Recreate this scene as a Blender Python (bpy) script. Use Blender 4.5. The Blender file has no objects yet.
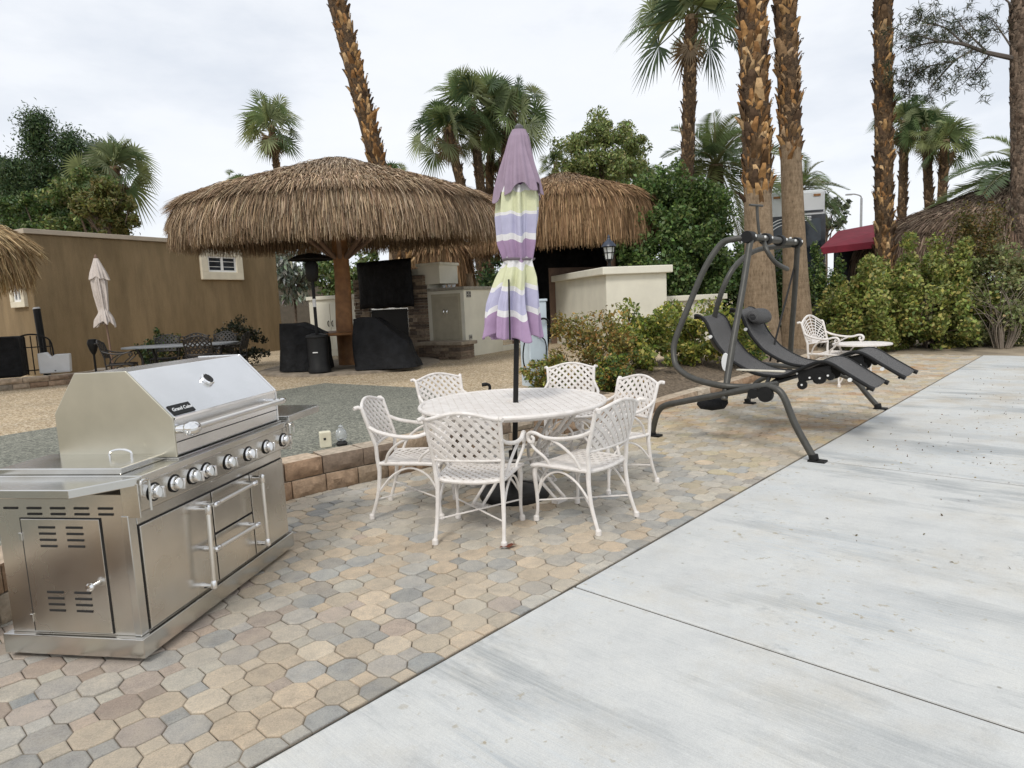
import bpy, math, random
import numpy as np
from mathutils import Vector, Matrix
random.seed(11); RNG = np.random.default_rng(11)
SC = bpy.context.scene
COL = SC.collection
R = math.radians

# ------------------------------------------------------------------ camera geometry (measured from the photograph)
F = 657.0; CX, CY, EYE = 512.0, 384.0, 1.58
PITCH, ROLL = R(7.03), 0.046
_c, _s, _cp, _sp = math.cos(ROLL), math.sin(ROLL), math.cos(PITCH), math.sin(PITCH)
FWD = Vector((0, _cp, -_sp)); _up = Vector((0, _sp, _cp)); _rt = Vector((1, 0, 0))
RIGHT = _c*_rt - _s*_up; UP = _s*_rt + _c*_up
def ray(x, y): return FWD + (x-CX)/F*RIGHT + (CY-y)/F*UP
def gp(x, y, z=0.0):
    d = ray(x, y); t = (z-EYE)/d.z
    return Vector((d.x*t, d.y*t, z))
def at(x, y, Y):
    d = ray(x, y); t = Y/d.y
    return Vector((d.x*t, Y, EYE+d.z*t))
# patio frame: u runs along the concrete edge (away), v from the edge into the patio
P0 = Vector((0.28, 3.491)); EU = Vector((.6826, .7308)); EV = Vector((-.7308, .6826))
HU = math.atan2(EU.y, EU.x)
def uvw(u, v, z=0.0):
    p = P0 + EU*u + EV*v
    return Vector((p.x, p.y, z))
def to_uv(p):
    d = Vector((p[0], p[1])) - P0
    return d.dot(EU), d.dot(EV)

# ------------------------------------------------------------------ tags
def tag(o, label=None, cat=None, group=None, kind=None):
    if label: o['label'] = label
    if cat: o['category'] = cat
    if group: o['group'] = group
    if kind: o['kind'] = kind
    return o
def thing(name, label, cat, loc=(0, 0, 0), rz=0, group=None):
    o = bpy.data.objects.new(name, None); COL.objects.link(o)
    o.empty_display_size = .2
    o.location = loc; o.rotation_euler = (0, 0, rz)
    return tag(o, label, cat, group)
def link(name, me, parent=None):
    o = bpy.data.objects.new(name, me); COL.objects.link(o)
    if parent: o.parent = parent
    return o
def kids(o): return [c for c in COL.objects if c.parent == o]
def dup(root, loc, rz, label):
    r = root.copy(); COL.objects.link(r); r.location = loc; r.rotation_euler = (0, 0, rz); r['label'] = label
    for ch in kids(root):
        c = ch.copy(); COL.objects.link(c); c.parent = r
        for g in kids(ch):
            d = g.copy(); COL.objects.link(d); d.parent = c
    return r

# ------------------------------------------------------------------ materials
def newmat(name):
    m = bpy.data.materials.new(name); m.use_nodes = True
    nt = m.node_tree
    return m, nt, nt.nodes['Principled BSDF']
def N(nt, t, **kw):
    n = nt.nodes.new(t)
    for k, v in kw.items():
        if k in n.inputs: n.inputs[k].default_value = v
        else: setattr(n, k, v)
    return n
def ramp(nt, fac, stops, interp='LINEAR'):
    r = nt.nodes.new('ShaderNodeValToRGB'); r.color_ramp.interpolation = interp
    els = r.color_ramp.elements
    while len(els) < len(stops): els.new(.5)
    for e, (p, c) in zip(els, stops):
        e.position = p; e.color = (*c, 1) if len(c) == 3 else c
    nt.links.new(fac, r.inputs['Fac'])
    return r
def noise(nt, scale, detail=4, vec=None, rough=.55):
    n = N(nt, 'ShaderNodeTexNoise', Scale=scale, Detail=detail, Roughness=rough)
    if vec is None:
        tc = nt.nodes.new('ShaderNodeTexCoord'); vec = tc.outputs['Object']
    nt.links.new(vec, n.inputs['Vector'])
    return n
def mapped(nt, scale=(1, 1, 1), rot=(0, 0, 0), kind='Object', first_rot=False):
    tc = nt.nodes.new('ShaderNodeTexCoord'); mp = nt.nodes.new('ShaderNodeMapping')
    if first_rot: mp.vector_type = 'TEXTURE'; scale = tuple(1/x for x in scale); rot = tuple(rot)
    mp.inputs['Scale'].default_value = scale; mp.inputs['Rotation'].default_value = rot
    nt.links.new(tc.outputs[kind], mp.inputs['Vector'])
    return mp.outputs['Vector']
def mix(nt, fac, a, b, blend='MIX'):
    m = nt.nodes.new('ShaderNodeMix'); m.data_type = 'RGBA'; m.blend_type = blend
    for sock, val in ((m.inputs[0], fac), (m.inputs[6], a), (m.inputs[7], b)):
        if hasattr(val, 'is_output'): nt.links.new(val, sock)
        elif isinstance(val, (int, float)): sock.default_value = val
        else: sock.default_value = (*val, 1)
    return m.outputs[2]
def bump(nt, bs, height, strength=.3, dist=.01):
    b = N(nt, 'ShaderNodeBump', Strength=strength, Distance=dist)
    nt.links.new(height, b.inputs['Height']); nt.links.new(b.outputs['Normal'], bs.inputs['Normal'])
    return b
def plain(name, c, rough=.6, metal=0.0, var=.12, scale=6.0, bmp=.15, bscale=40.0, bdist=.004, spec=None):
    m, nt, bs = newmat(name)
    n = noise(nt, scale, 5)
    lo = tuple(x*(1-var*1.6) for x in c); hi = tuple(min(1, x*(1+var)) for x in c)
    r = ramp(nt, n.outputs['Fac'], [(.3, lo), (.7, hi)])
    nt.links.new(r.outputs['Color'], bs.inputs['Base Color'])
    bs.inputs['Roughness'].default_value = rough; bs.inputs['Metallic'].default_value = metal
    if spec is not None: bs.inputs['Specular IOR Level'].default_value = spec
    if bmp: bump(nt, bs, noise(nt, bscale, 4).outputs['Fac'], bmp, bdist)
    return m
def attrmat(name, rough=.8, bscale=60., bmp=.3, bdist=.004, var=.25, vscale=25., translucent=0., spec=.3, vec=None):
    """colour comes from a per-face attribute (each stone, leaf or strand has its own tone)"""
    m, nt, bs = newmat(name)
    at_ = nt.nodes.new('ShaderNodeAttribute'); at_.attribute_name = 'tone'
    v = mapped(nt, vec) if vec else None
    n = noise(nt, vscale, 5, v)
    r = ramp(nt, n.outputs['Fac'], [(.25, (1-var,)*3), (.75, (1+var*.6,)*3)])
    c = mix(nt, 1.0, at_.outputs['Color'], r.outputs['Color'], 'MULTIPLY')
    nt.links.new(c, bs.inputs['Base Color'])
    bs.inputs['Roughness'].default_value = rough; bs.inputs['Specular IOR Level'].default_value = spec
    if bmp: bump(nt, bs, noise(nt, bscale, 4, v).outputs['Fac'], bmp, bdist)
    if translucent:
        out = nt.nodes['Material Output']
        t = nt.nodes.new('ShaderNodeBsdfTranslucent'); nt.links.new(c, t.inputs['Color'])
        ms = nt.nodes.new('ShaderNodeMixShader'); ms.inputs[0].default_value = translucent
        nt.links.new(bs.outputs[0], ms.inputs[1]); nt.links.new(t.outputs[0], ms.inputs[2])
        nt.links.new(ms.outputs[0], out.inputs['Surface'])
    return m

M = {}
def steel(name, c=(.60, .58, .54), rough=.27, stretch=(3, 60, 60)):
    m, nt, bs = newmat(name)
    bs.inputs['Metallic'].default_value = 1
    n1 = noise(nt, 2.3, 6); n2 = noise(nt, 9, 4, mapped(nt, stretch)); n3 = noise(nt, 3.2, 3, rough=.5)
    base = ramp(nt, n1.outputs['Fac'], [(.25, tuple(x*.82 for x in c)), (.7, c)])
    sm = ramp(nt, n3.outputs['Fac'], [(.45, (1, 1, 1)), (.8, (.86, .83, .77))])
    nt.links.new(mix(nt, 1., base.outputs['Color'], sm.outputs['Color'], 'MULTIPLY'), bs.inputs['Base Color'])
    rr = ramp(nt, n3.outputs['Fac'], [(.3, (rough*.85,)*3), (.75, (rough*1.45,)*3)])
    nt.links.new(rr.outputs['Color'], bs.inputs['Roughness'])
    bump(nt, bs, n2.outputs['Fac'], .06, .002)
    return m
M['steel'] = steel('brushed_steel', (.70, .69, .66), .17)
M['steel_dark'] = steel('grimy_steel', (.70, .67, .62), .23, (60, 3, 60))
M['steel_hood'] = plain('hood_steel', (.80, .80, .80), .24, 1, .04, 3, .04, 60, .001)
M['handle'] = plain('polished_handle', (.86, .84, .80), .28, 1, .04, 5, 0)
M['chrome'] = plain('chrome', (.86, .86, .86), .10, 1, .05, 4, 0)
M['slot'] = plain('dark_slot', (.015, .014, .013), .7, 0, .1, 5, 0)
M['black_paint'] = plain('black_paint', (.012, .012, .012), .5, 0, .2, 8, .1, spec=.25)
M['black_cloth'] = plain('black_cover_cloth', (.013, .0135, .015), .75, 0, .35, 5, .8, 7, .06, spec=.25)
M['graphite'] = plain('graphite_powder_coat', (.070, .068, .060), .45, .3, .12, 14, .12, 220, .001)
m, nt, bs = newmat('white_cast_aluminium')
w1 = noise(nt, 16, 6); w2 = noise(nt, 75, 6, None, .75); w3 = noise(nt, 5, 6, None, .7)
c = ramp(nt, w1.outputs['Fac'], [(.3, (.67, .63, .59)), (.65, (.785, .75, .715))]).outputs['Color']
c = mix(nt, ramp(nt, w2.outputs['Fac'], [(.60, (0, 0, 0)), (.70, (.75, .75, .75))]).outputs['Color'], c, (.40, .35, .30))
c = mix(nt, ramp(nt, w3.outputs['Fac'], [(.52, (0, 0, 0)), (.72, (.45, .45, .45))]).outputs['Color'], c, (.56, .505, .44))
nt.links.new(c, bs.inputs['Base Color']); bs.inputs['Roughness'].default_value = .5
bump(nt, bs, w2.outputs['Fac'], .35, .003); M['white_cast'] = m
M['dark_cast'] = plain('dark_cast_aluminium', (.03, .027, .025), .45, .3, .2, 18, .2, 120, .002)
M['cream_wall'] = plain('cream_stucco', (.74, .715, .60), .9, 0, .07, 1.5, .35, 90, .006)
M['cream_trim'] = plain('cream_trim', (.77, .745, .63), .85, 0, .06, 2, .3, 60, .004)
M['cabinet'] = plain('beige_cabinet', (.45, .41, .30), .7, 0, .08, 3, .15, 40)
M['cap_metal'] = plain('parapet_cap', (.44, .375, .29), .6, 0, .08, 2, .1)
M['window_frame'] = plain('window_trim', (.70, .64, .50), .7, 0, .06, 4, .1)
M['vinyl'] = plain('white_vinyl', (.80, .80, .78), .4, 0, .04, 4, 0)
M['glass_dark'] = plain('dark_pane', (.03, .04, .05), .08, 0, .3, 3, 0)
M['wood_post'] = plain('orange_brown_post', (.30, .14, .05), .6, 0, .25, 5, .3, 30, .006)
M['wood_brown'] = plain('brown_board', (.21, .135, .095), .7, 0, .15, 4, .2)
M['soil'] = plain('bed_soil_mulch', (.19, .145, .10), .95, 0, .45, 22, .9, 40, .03)
M['ground'] = plain('sandy_ground', (.34, .28, .20), .95, 0, .25, 1.2, .6, 20, .02)
M['red_canvas'] = plain('red_canvas', (.20, .012, .028), .75, 0, .12, 3, .15)
M['white_plastic'] = plain('white_plastic', (.78, .79, .79), .4, 0, .05, 4, .05)
M['pedestal'] = plain('pale_blue_enamel', (.55, .63, .68), .45, 0, .08, 4, .1)
M['rv_white'] = plain('vehicle_white', (.78, .80, .80), .3, 0, .05, 1, 0)
M['rv_dark'] = plain('vehicle_dark', (.05, .055, .065), .3, 0, .5, 1.3, 0)
M['bark'] = plain('tree_bark', (.16, .12, .09), .9, 0, .4, 9, .9, 16, .05)
m, nt, bs = newmat('palm_trunk_bark')
a1 = noise(nt, 13, 11, mapped(nt, (1.5, 1.5, .42)), .82); a2 = noise(nt, 7, 6, mapped(nt, (.35, .35, 2.2)), .7); a3 = noise(nt, 1.6, 6, None, .7)
hh_ = mix(nt, .22, a1.outputs['Color'], a2.outputs['Color'])
r = ramp(nt, hh_, [(.40, (.06, .042, .026)), (.465, (.20, .145, .09)), (.54, (.29, .22, .145)), (.66, (.39, .31, .215))])
nt.links.new(mix(nt, 1, r.outputs['Color'], ramp(nt, a3.outputs['Fac'], [(.3, (.8, .78, .76)), (.7, (1.05, 1.02, 1))]).outputs['Color'], 'MULTIPLY'), bs.inputs['Base Color'])
bs.inputs['Roughness'].default_value = .95; bump(nt, bs, hh_, .9, .03); M['palm_smooth'] = m
M['leaf'] = attrmat('leaf', .45, 50, 0, var=.2, vscale=3., translucent=.28, spec=.4)
M['palm_leaf'] = attrmat('palm_leaf', .42, 50, 0, var=.2, vscale=2., translucent=.42, spec=.45)
M['thatch'] = attrmat('thatch_strand', .95, 40, 0, var=.15, vscale=9., spec=.1)
M['boot'] = attrmat('palm_boot', .9, 40, .4, .01, var=.45, vscale=14., spec=.15)
M['block'] = attrmat('split_face_block', .95, 55, .8, .012, var=.4, vscale=16., spec=.15)
M['mosaic_'] = attrmat('canopy_cloth', .85, 120, .2, .002, var=.10, vscale=12., spec=.15, translucent=.12)
M['sling'] = None

# stucco of the tan building: broad stains and fine grain
m, nt, bs = newmat('tan_stucco')
a = noise(nt, .6, 8, mapped(nt, (1, 1, .4)), .65); b = noise(nt, 45, 6, None, .7); a2 = noise(nt, 2.4, 7, mapped(nt, (1.4, 1.4, .22)), .7)
r = ramp(nt, a.outputs['Fac'], [(.32, (.20, .142, .073)), (.5, (.245, .178, .096)), (.68, (.295, .216, .12))])
r2 = ramp(nt, a2.outputs['Fac'], [(.36, (.80, .79, .78)), (.58, (1.04, 1.03, 1.02))])
r3 = ramp(nt, b.outputs['Fac'], [(.3, (.82, .82, .82)), (.7, (1.1, 1.1, 1.1))])
nt.links.new(mix(nt, 1, mix(nt, 1, r.outputs['Color'], r2.outputs['Color'], 'MULTIPLY'), r3.outputs['Color'], 'MULTIPLY'), bs.inputs['Base Color']); bs.inputs['Roughness'].default_value = .95
bump(nt, bs, b.outputs['Fac'], .9, .02); M['tan_stucco'] = m
# sling mesh of the swing seats
m, nt, bs = newmat('charcoal_sling')
w = N(nt, 'ShaderNodeTexWave', Scale=70., Distortion=1.2, Detail=2.); nt.links.new(mapped(nt, (1, .2, 1)), w.inputs['Vector'])
w2 = noise(nt, 90, 3, mapped(nt, (1, 9, 9)))
f_ = mix(nt, .5, w.outputs['Color'], w2.outputs['Color'])
r = ramp(nt, f_, [(.36, (.022, .021, .022)), (.64, (.165, .16, .155))])
nt.links.new(r.outputs['Color'], bs.inputs['Base Color']); bs.inputs['Roughness'].default_value = .75
bump(nt, bs, f_, .3, .003); M['sling'] = m
# tan pebble aggregate and grey-green gravel
def pebble(name, cols, sc):
    m, nt, bs = newmat(name)
    v = N(nt, 'ShaderNodeTexVoronoi', Scale=sc); tc = nt.nodes.new('ShaderNodeTexCoord'); nt.links.new(tc.outputs['Object'], v.inputs['Vector'])
    sep = nt.nodes.new('ShaderNodeSeparateColor'); nt.links.new(v.outputs['Color'], sep.inputs[0])
    r = ramp(nt, sep.outputs[0], cols)
    n = noise(nt, .9, 5); rr = ramp(nt, n.outputs['Fac'], [(.3, (.80, .80, .78)), (.7, (1.08, 1.06, 1.02))])
    nt.links.new(mix(nt, 1, r.outputs['Color'], rr.outputs['Color'], 'MULTIPLY'), bs.inputs['Base Color'])
    bs.inputs['Roughness'].default_value = .9
    bump(nt, bs, v.outputs['Distance'], .6, .01)
    return m
M['aggregate'] = pebble('tan_pebble_aggregate', [(0, (.21, .145, .085)), (.4, (.42, .325, .205)), (.75, (.56, .455, .315)), (1, (.72, .64, .51))], 48)
M['turf'] = pebble('grey_green_court', [(0, (.085, .09, .075)), (.5, (.18, .185, .155)), (1, (.34, .34, .285))], 60)

# concrete: broom streaks across the slab, blue-grey weathering, tan spots
m, nt, bs = newmat('weathered_concrete')
rot = (0, 0, HU-math.pi/2)      # after the rotation the streaks run across the drive, along the joints
ns = noise(nt, 1.25, 6)
n1 = noise(nt, 1.0, 9, mapped(nt, (.55, 2.4, 1), rot, first_rot=True), .68)
n2 = noise(nt, 3.0, 12, mapped(nt, (.55, 22, 1), rot, first_rot=True), .78)
nf_ = noise(nt, 9.0, 8, mapped(nt, (.5, 30, 1), rot, first_rot=True), .75)
nb = noise(nt, .42, 5, mapped(nt, (.7, 1.5, 1), rot, first_rot=True), .55)      # where the weathering sits
n3 = noise(nt, 17, 5); n4 = noise(nt, .8, 5); n5 = noise(nt, 260, 3); n6 = noise(nt, 4.6, 10, None, .8); n7 = noise(nt, 1.7, 10, None, .75)
def inv(sock, lo, hi): return ramp(nt, sock, [(lo, (1, 1, 1)), (hi, (0, 0, 0))]).outputs['Color']
def gain(sock, lo, hi): return ramp(nt, sock, [(lo, (0, 0, 0)), (hi, (1, 1, 1))]).outputs['Color']
c = ramp(nt, n7.outputs['Fac'], [(.32, (.50, .51, .505)), (.5, (.565, .572, .56)), (.68, (.615, .615, .59))]).outputs['Color']
# grey weathered bands: a soft patch broken into streaks by the broom lines
patch_ = mix(nt, 1, inv(n1.outputs['Fac'], .42, .51), gain(nb.outputs['Fac'], .42, .56), 'MULTIPLY')
streak = mix(nt, 1, patch_, ramp(nt, n2.outputs['Fac'], [(.36, (1, 1, 1)), (.60, (.25, .25, .25))]).outputs['Color'], 'MULTIPLY')
c = mix(nt, mix(nt, .40, (0, 0, 0), gain(noise(nt, 1.3, 8, None, .7).outputs['Fac'], .50, .68)), c, (.50, .455, .375))
c = mix(nt, mix(nt, .9, (0, 0, 0), streak), c, (.23, .25, .26))
blue = mix(nt, 1, gain(n4.outputs['Fac'], .50, .62), inv(n2.outputs['Fac'], .38, .52), 'MULTIPLY')
c = mix(nt, mix(nt, .35, (0, 0, 0), blue), c, (.42, .52, .62))
c = mix(nt, 1, c, ramp(nt, nf_.outputs['Fac'], [(.33, (.86, .87, .88)), (.55, (1.03, 1.03, 1.02))]).outputs['Color'], 'MULTIPLY')
spot = gain(n3.outputs['Fac'], .63, .68)
sp = mix(nt, 1, spot, gain(n4.outputs['Fac'], .44, .58), 'MULTIPLY')
c = mix(nt, mix(nt, .85, (0, 0, 0), sp), c, (.34, .29, .195))
dz = mix(nt, 1, gain(n6.outputs['Fac'], .56, .70), gain(ns.outputs['Fac'], .44, .60), 'MULTIPLY')
c = mix(nt, mix(nt, .7, (0, 0, 0), dz), c, (.25, .265, .265))
pv = N(nt, 'ShaderNodeTexVoronoi', Scale=7.); tcv = nt.nodes.new('ShaderNodeTexCoord'); nt.links.new(tcv.outputs['Object'], pv.inputs['Vector'])
dotc = ramp(nt, pv.outputs['Distance'], [(.045, (1, 1, 1)), (.075, (0, 0, 0))]); sel = nt.nodes.new('ShaderNodeSeparateColor'); nt.links.new(pv.outputs['Color'], sel.inputs[0])
c = mix(nt, mix(nt, .7, (0, 0, 0), mix(nt, 1, dotc.outputs['Color'], gain(sel.outputs[0], .62, .66), 'MULTIPLY')), c, (.24, .225, .18))
# rusty washed tan towards the far end of the pad
sepx = nt.nodes.new('ShaderNodeSeparateXYZ'); nt.links.new(mapped(nt, (1, 1, 1), (0, 0, -HU)), sepx.inputs[0])
far = ramp(nt, N(nt, 'ShaderNodeMath', operation='MULTIPLY').outputs[0], [(0, (0, 0, 0)), (1, (1, 1, 1))])
mm = far.inputs['Fac'].links[0].from_node; nt.links.new(sepx.outputs['X'], mm.inputs[0]); mm.inputs[1].default_value = 1/16.
far.color_ramp.elements[0].position = .38; far.color_ramp.elements[1].position = .62
tanm = ramp(nt, noise(nt, 1.1, 7, None, .65).outputs['Fac'], [(.5, (0, 0, 0)), (.68, (.5, .5, .5))])
c = mix(nt, mix(nt, 1, far.outputs['Color'], tanm.outputs['Color'], 'MULTIPLY'), c, (.42, .34, .23))
g = ramp(nt, n5.outputs['Fac'], [(.35, (.9, .9, .9)), (.65, (1.06, 1.06, 1.06))])
nt.links.new(mix(nt, 1, c, g.outputs['Color'], 'MULTIPLY'), bs.inputs['Base Color'])
bs.inputs['Roughness'].default_value = .85
bump(nt, bs, mix(nt, .5, nf_.outputs['Color'], n5.outputs['Color']), .5, .004)
M['concrete'] = m

# paving stones: tone per stone, worn speckle, orange iron stains along the far run
m, nt, bs = newmat('paving_stone')
at_ = nt.nodes.new('ShaderNodeAttribute'); at_.attribute_name = 'tone'
n1 = noise(nt, 150, 8, None, .9); n2 = noise(nt, 11, 9, None, .72); n3 = noise(nt, 1.0, 7, None, .68); n8 = noise(nt, 2.1, 8, None, .7)
r1 = ramp(nt, n1.outputs['Fac'], [(.34, (.58, .58, .58)), (.5, (1, 1, 1)), (.68, (1.38, 1.36, 1.33))])
r2 = ramp(nt, n2.outputs['Fac'], [(.3, (.74, .75, .77)), (.5, (.98, .98, .98)), (.68, (1.14, 1.12, 1.08))])
c = mix(nt, 1, mix(nt, 1, at_.outputs['Color'], r1.outputs['Color'], 'MULTIPLY'), r2.outputs['Color'], 'MULTIPLY')
c = mix(nt, ramp(nt, n8.outputs['Fac'], [(.45, (0, 0, 0)), (.68, (.42, .42, .42))]).outputs['Color'], c, (.44, .385, .30))
sepx = nt.nodes.new('ShaderNodeSeparateXYZ'); nt.links.new(mapped(nt, (1, 1, 1), (0, 0, -HU)), sepx.inputs[0])
mm = N(nt, 'ShaderNodeMath', operation='MULTIPLY'); nt.links.new(sepx.outputs['X'], mm.inputs[0]); mm.inputs[1].default_value = 1/20.
far = ramp(nt, mm.outputs[0], [(.30, (0, 0, 0)), (.40, (1, 1, 1)), (.75, (1, 1, 1)), (.85, (.4, .4, .4))])
st = ramp(nt, n3.outputs['Fac'], [(.50, (0, 0, 0)), (.66, (.85, .85, .85))])
c = mix(nt, mix(nt, 1, far.outputs['Color'], st.outputs['Color'], 'MULTIPLY'), c, (.40, .21, .075))
nt.links.new(c, bs.inputs['Base Color']); bs.inputs['Roughness'].default_value = .85
bump(nt, bs, n1.outputs['Fac'], .8, .006); M['paver'] = m

# ------------------------------------------------------------------ mesh building
class MB:
    def __init__(s): s.v = []; s.f = []; s.t = []; s.mi = []; s.cur = None; s.m = 0; s.cuts = []
    def cut(s): s.cuts.append((len(s.v), len(s.f))); return s
    def add(s, vs, fs, tone=None):
        o = len(s.v); s.v += [tuple(p) for p in vs]
        for f in fs: s.f.append(tuple(i+o for i in f)); s.t.append(tone or s.cur); s.mi.append(s.m)
    def box(s, c, size, rz=0., rot=None, tone=None):
        hx, hy, hz = size[0]/2, size[1]/2, size[2]/2
        mt = rot if rot is not None else Matrix.Rotation(rz, 3, 'Z')
        vs = [Vector(c)+mt@Vector((x*hx, y*hy, z*hz)) for z in (-1, 1) for x, y in ((-1, -1), (1, -1), (1, 1), (-1, 1))]
        s.add(vs, [(3, 2, 1, 0), (4, 5, 6, 7), (0, 1, 5, 4), (1, 2, 6, 5), (2, 3, 7, 6), (3, 0, 4, 7)], tone)
    def bx(s, x0, x1, y0, y1, z0, z1, tone=None):
        s.box(((x0+x1)/2, (y0+y1)/2, (z0+z1)/2), (x1-x0, y1-y0, z1-z0), tone=tone)
    def prism(s, poly, a0, a1, axis='z', tone=None):
        """extrude a ccw polygon: axis z -> (x,y); axis x -> (y,z)"""
        n = len(poly)
        def P(p, a): return (p[0], p[1], a) if axis == 'z' else (a, p[0], p[1])
        vs = [P(p, a0) for p in poly]+[P(p, a1) for p in poly]
        s.add(vs, [tuple(range(n-1, -1, -1)), tuple(range(n, 2*n))]+[(i, (i+1) % n, n+(i+1) % n, n+i) for i in range(n)], tone)
    def tube(s, pts, r, seg=8, cap=True, tone=None, sy=1.0, closed=False):
        pts = [Vector(p) for p in pts]; n = len(pts)
        rs = r if isinstance(r, (list, tuple)) else [r]*n
        T = []
        for i in range(n):
            a = pts[(i-1) % n] if closed else pts[max(0, i-1)]
            b = pts[(i+1) % n] if closed else pts[min(n-1, i+1)]
            t = (b-a); T.append(t.normalized() if t.length > 1e-9 else Vector((0, 0, 1)))
        u = T[0].orthogonal().normalized()
        vs = []
        for i in range(n):
            u = (u - T[i]*u.dot(T[i]))
            u = u.normalized() if u.length > 1e-6 else T[i].orthogonal().normalized()
            w = T[i].cross(u)
            for k in range(seg):
                a = 2*math.pi*k/seg
                vs.append(pts[i]+(u*math.cos(a)+w*math.sin(a)*sy)*rs[i])
        fs = []
        for i in range(n if closed else n-1):
            j = (i+1) % n
            for k in range(seg):
                l = (k+1) % seg
                fs.append((i*seg+k, i*seg+l, j*seg+l, j*seg+k))
        if cap and not closed:
            fs += [tuple(range(seg-1, -1, -1)), tuple((n-1)*seg+k for k in range(seg))]
        s.add(vs, fs, tone)
    def strap(s, pts, nrm, w, h, tone=None):
        """flat bar along pts with surface normals nrm, width w, thickness h"""
        pts = [Vector(p) for p in pts]; n = len(pts); vs = []
        for i in range(n):
            t = (pts[min(n-1, i+1)]-pts[max(0, i-1)]).normalized(); nn = Vector(nrm[i]).normalized()
            b = t.cross(nn).normalized()*(w/2); nn = nn*(h/2)
            vs += [pts[i]+b+nn, pts[i]-b+nn, pts[i]-b-nn, pts[i]+b-nn]
        fs = [(3, 2, 1, 0), tuple((n-1)*4+k for k in range(4))]
        for i in range(n-1):
            for k in range(4):
                l = (k+1) % 4; fs.append((i*4+k, i*4+l, (i+1)*4+l, (i+1)*4+k))
        s.add(vs, fs, tone)
    def lathe(s, prof, seg=24, c=(0, 0, 0), cap=True, tone=None, axis=None):
        """profile of (r,z) bottom to top"""
        vs = []; mt = axis
        for r_, z in prof:
            for k in range(seg):
                a = 2*math.pi*k/seg; p = Vector((r_*math.cos(a), r_*math.sin(a), z))
                vs.append(Vector(c)+(mt@p if mt is not None else p))
        n = len(prof); fs = []
        for i in range(n-1):
            for k in range(seg):
                l = (k+1) % seg; fs.append((i*seg+k, i*seg+l, (i+1)*seg+l, (i+1)*seg+k))
        if cap: fs += [tuple(range(seg-1, -1, -1)), tuple((n-1)*seg+k for k in range(seg))]
        s.add(vs, fs, tone)
    def build(s, name, mats, parent=None, smooth=True, bev=0, ang=35):
        if s.cuts:          # separate pieces become separate objects
            ends = s.cuts[1:]+[(len(s.v), len(s.f))]; out = []
            for (v0, f0), (v1, f1) in zip(s.cuts, ends):
                if f1 == f0: continue
                p = MB(); p.v = s.v[v0:v1]; p.f = [tuple(i-v0 for i in f) for f in s.f[f0:f1]]; p.t = s.t[f0:f1]; p.mi = s.mi[f0:f1]
                out.append(p.build(name, mats, parent, smooth, bev, ang))
            return out[0]
        me = bpy.data.meshes.new(name); me.from_pydata(s.v, [], s.f)
        if not isinstance(mats, (list, tuple)): mats = [mats]
        for m_ in mats: me.materials.append(m_)
        if len(mats) > 1: me.polygons.foreach_set('material_index', s.mi)
        if any(t is not None for t in s.t):
            at_ = me.attributes.new('tone', 'FLOAT_COLOR', 'FACE')
            at_.data.foreach_set('color', np.array([(*(t or (.5, .5, .5)), 1) for t in s.t], dtype=np.float32).ravel())
        if smooth:
            me.polygons.foreach_set('use_smooth', [True]*len(me.polygons))
            me.set_sharp_from_angle(angle=R(ang))
        me.update()
        o = link(name, me, parent)
        if bev:
            b = o.modifiers.new('edge', 'BEVEL'); b.width = bev; b.segments = 2; b.limit_method = 'ANGLE'; b.angle_limit = R(40)
        return o
def npmesh(name, V, Fq, tones, m, parent=None, smooth=False):
    """V (n,3), Fq (k,3|4), tones (k,3)"""
    V = np.asarray(V, np.float32); Fq = np.asarray(Fq, np.int32); k, q = Fq.shape
    me = bpy.data.meshes.new(name)
    me.vertices.add(len(V)); me.vertices.foreach_set('co', V.ravel())
    me.loops.add(k*q); me.loops.foreach_set('vertex_index', Fq.ravel())
    me.polygons.add(k); me.polygons.foreach_set('loop_start', np.arange(0, k*q, q, dtype=np.int32))
    me.update(calc_edges=True)
    at_ = me.attributes.new('tone', 'FLOAT_COLOR', 'FACE')
    t = np.ones((k, 4), np.float32); t[:, :3] = tones; at_.data.foreach_set('color', t.ravel())
    if smooth: me.polygons.foreach_set('use_smooth', [True]*k)
    me.materials.append(m); me.validate()
    return link(name, me, parent)
def cat(pts, n=6, closed=False):
    """Catmull-Rom through the points"""
    P = [Vector(p) for p in pts]; out = []; L = len(P)
    for i in range(L if closed else L-1):
        g = (lambda k: P[k % L]) if closed else (lambda k: P[min(max(k, 0), L-1)])
        p0, p1, p2, p3 = g(i-1), g(i), g(i+1), g(i+2)
        for j in range(n):
            t = j/n
            out.append(.5*((2*p1)+(p2-p0)*t+(2*p0-5*p1+4*p2-p3)*t*t+(3*p1-p0-3*p2+p3)*t**3))
    if not closed: out.append(P[-1])
    return out
def unit(a): return a/np.maximum(np.linalg.norm(a, axis=-1, keepdims=True), 1e-9)
def pick(pal, n, jit=.12, ch=.35):
    pal = np.array(pal); c = pal[RNG.integers(0, len(pal), n)]
    return np.clip(c*(1+RNG.normal(0, jit, (n, 1)))*(1+RNG.normal(0, jit*ch, (n, 3))), .004, 1)
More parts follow.
